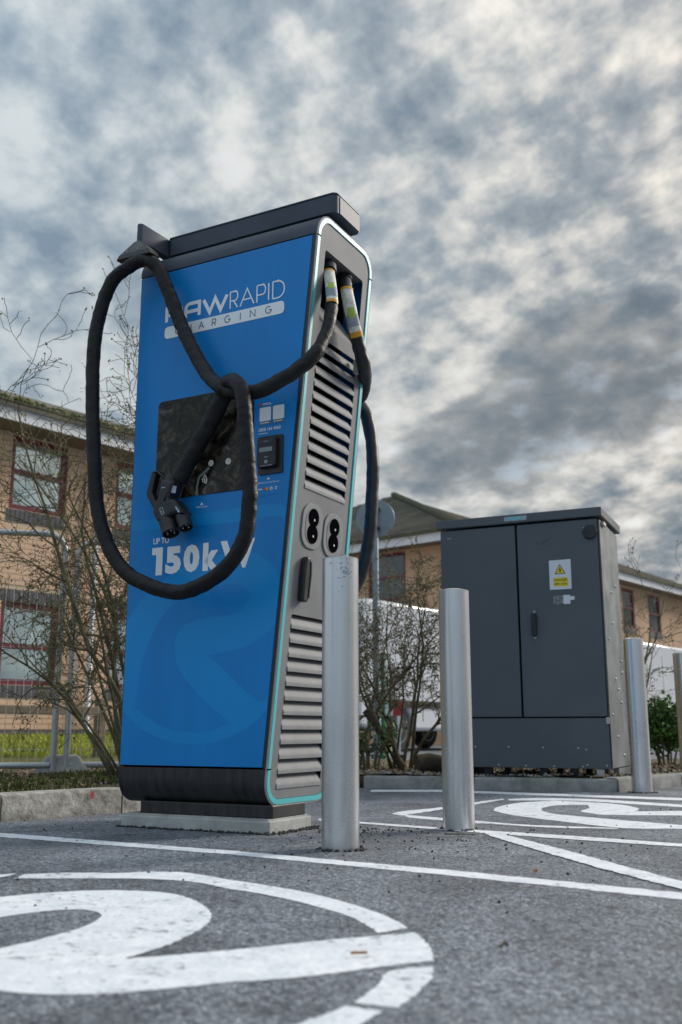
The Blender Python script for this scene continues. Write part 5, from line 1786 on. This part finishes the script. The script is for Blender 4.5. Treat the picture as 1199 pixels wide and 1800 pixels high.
def lawn_pos(rg):
    i, j = rg.uniform(0.35, 0.95), rg.uniform(0.25, 0.98)
    return lawn_point(i, j)


blades('grass', MT['grass'], 26000, lawn_pos, 0.075, 'yellow green mossy grass in front of the brick building')


def bed_moss(rg):
    x, y = rg.uniform(-2.4, -0.9), rg.uniform(4.2, 6.6)
    if not inside((x, y), BED) or noise.noise(Vector((x * 2.3, y * 2.3, 5))) < 0.0:
        return None
    return Vector((x, y, bed_z(x, y)))


blades('moss', MT['moss'], 9000, bed_moss, 0.035, 'short moss and grass along the kerb')


def stones(name, m, n, pos, smin, smax, label):
    mb = MB()
    for k in range(n):
        p = pos(rgc)
        if p is None:
            continue
        s = smin + (smax - smin) * rgc.random() ** 2.4
        V = [Vector(v) * s * rgc.uniform(0.6, 1.15) for v in ((1, 0, 0), (-1, 0, 0), (0, 1, 0), (0, -1, 0), (0, 0, 0.75), (0, 0, -0.6))]
        M_ = Matrix.Rotation(rgc.uniform(0, 6.28), 3, 'Z')
        mb.add([M_ @ v + Vector(p) + Vector((0, 0, s * 0.35)) for v in V], [(0, 2, 4), (2, 1, 4), (1, 3, 4), (3, 0, 4), (2, 0, 5), (1, 2, 5), (3, 1, 5), (0, 3, 5)])
    return tag(mb.build(name, m), label, kind='stuff')


def around(cx, cy, sx, sy):
    return lambda rg: (rg.gauss(cx, sx), rg.gauss(cy, sy), 0.0)


stones('asphalt_crumbs', MT['pebble'], 260, around(0.0, 3.78, 0.12, 0.10), 0.0015, 0.008, 'loose dark asphalt crumbs beside the charger slab')
stones('asphalt_crumbs', MT['pebble'], 300, around(0.33, 3.45, 0.32, 0.28), 0.0012, 0.007, 'dark asphalt crumbs scattered between the two front bollards')
stones('asphalt_crumbs', MT['pebble'], 700, lambda rg: (rg.uniform(-1.4, 2.6), rg.uniform(2.0, 6.2), 0.0), 0.0012, 0.006, 'fine grit scattered over the bays')


def slab_edge(rg):
    u = rg.uniform(-0.68, 0.02)
    w = -abs(rg.gauss(0, 0.012))
    if rg.random() < 0.35:
        u, w = abs(rg.gauss(0, 0.02)), rg.uniform(0, 0.33)
    p = P0 + Vector((math.cos(YAW) * u + math.sin(YAW) * w, -math.sin(YAW) * u + math.cos(YAW) * w, 0))
    return (p.x, p.y, 0.0)


stones('asphalt_crumbs', MT['pebble'], 520, slab_edge, 0.003, 0.010, 'ragged asphalt edge along the charger slab')
stones('gravel', MT['pebble_light'], 900, lambda rg: (lambda x, y: (x, y, bed_z(x, y)) if inside((x, y), BED) else None)(rg.uniform(0.1, 2.2), rg.uniform(6.3, 7.0)), 0.005, 0.02, 'pale gravel behind the island kerb')


def leaf(x, y, z, s, g, m, label):
    mb = MB()
    pts = [(-0.5, 0), (-0.2, 0.26), (0.2, 0.24), (0.5, 0.02), (0.22, -0.2), (-0.22, -0.24)]
    V = [Vector((a * s, b * s, 0.006 * (1 + math.sin(7 * a)) + 0.004 * abs(b) * 4)) for a, b in pts] + [Vector((0, 0, 0.010))]
    mb.add(V, [(i, (i + 1) % 6, 6) for i in range(6)])
    o = tag(mb.build('fallen_leaf', m), label, 'leaf')
    o.location = (x, y, z)
    o.rotation_euler = (0, 0, g)
    return o


leaf(0.270, 1.775, 0.001, 0.024, 0.2, MT['bark'], 'small dark dead leaf alone on the asphalt at lower right')
leaf(0.486, 2.628, 0.006, 0.018, 0.6, MT['leaf_rust'], 'small orange leaf on the long white line')
leaf(-1.05, 3.66, 0.006, 0.030, 0.4, MT['bark'], 'small dark leaf on the white line left of the charger')
bt = MB().tube([(-0.0135, 0, 0.0035), (0.0135, 0.001, 0.0035)], 0.0022, 8)
bto = tag(bt.build('cigarette_butt', MT['leaf_rust'], smooth=True), 'tan cigarette butt on the white painted emblem', 'litter')
bto.location = (0.029, 1.728, 0.004)
bto.rotation_euler = (0, 0, 0.1)
tw = MB()
tw.tube([(0, 0, 0.006), (0.05, -0.02, 0.009), (0.11, -0.012, 0.006)], [0.003, 0.0025, 0.0015], 6)
two = tag(tw.build('fallen_twig', MT['twig']), 'short dark twig on the asphalt between the bollards', 'twig')
two.location = (0.36, 3.62, 0)
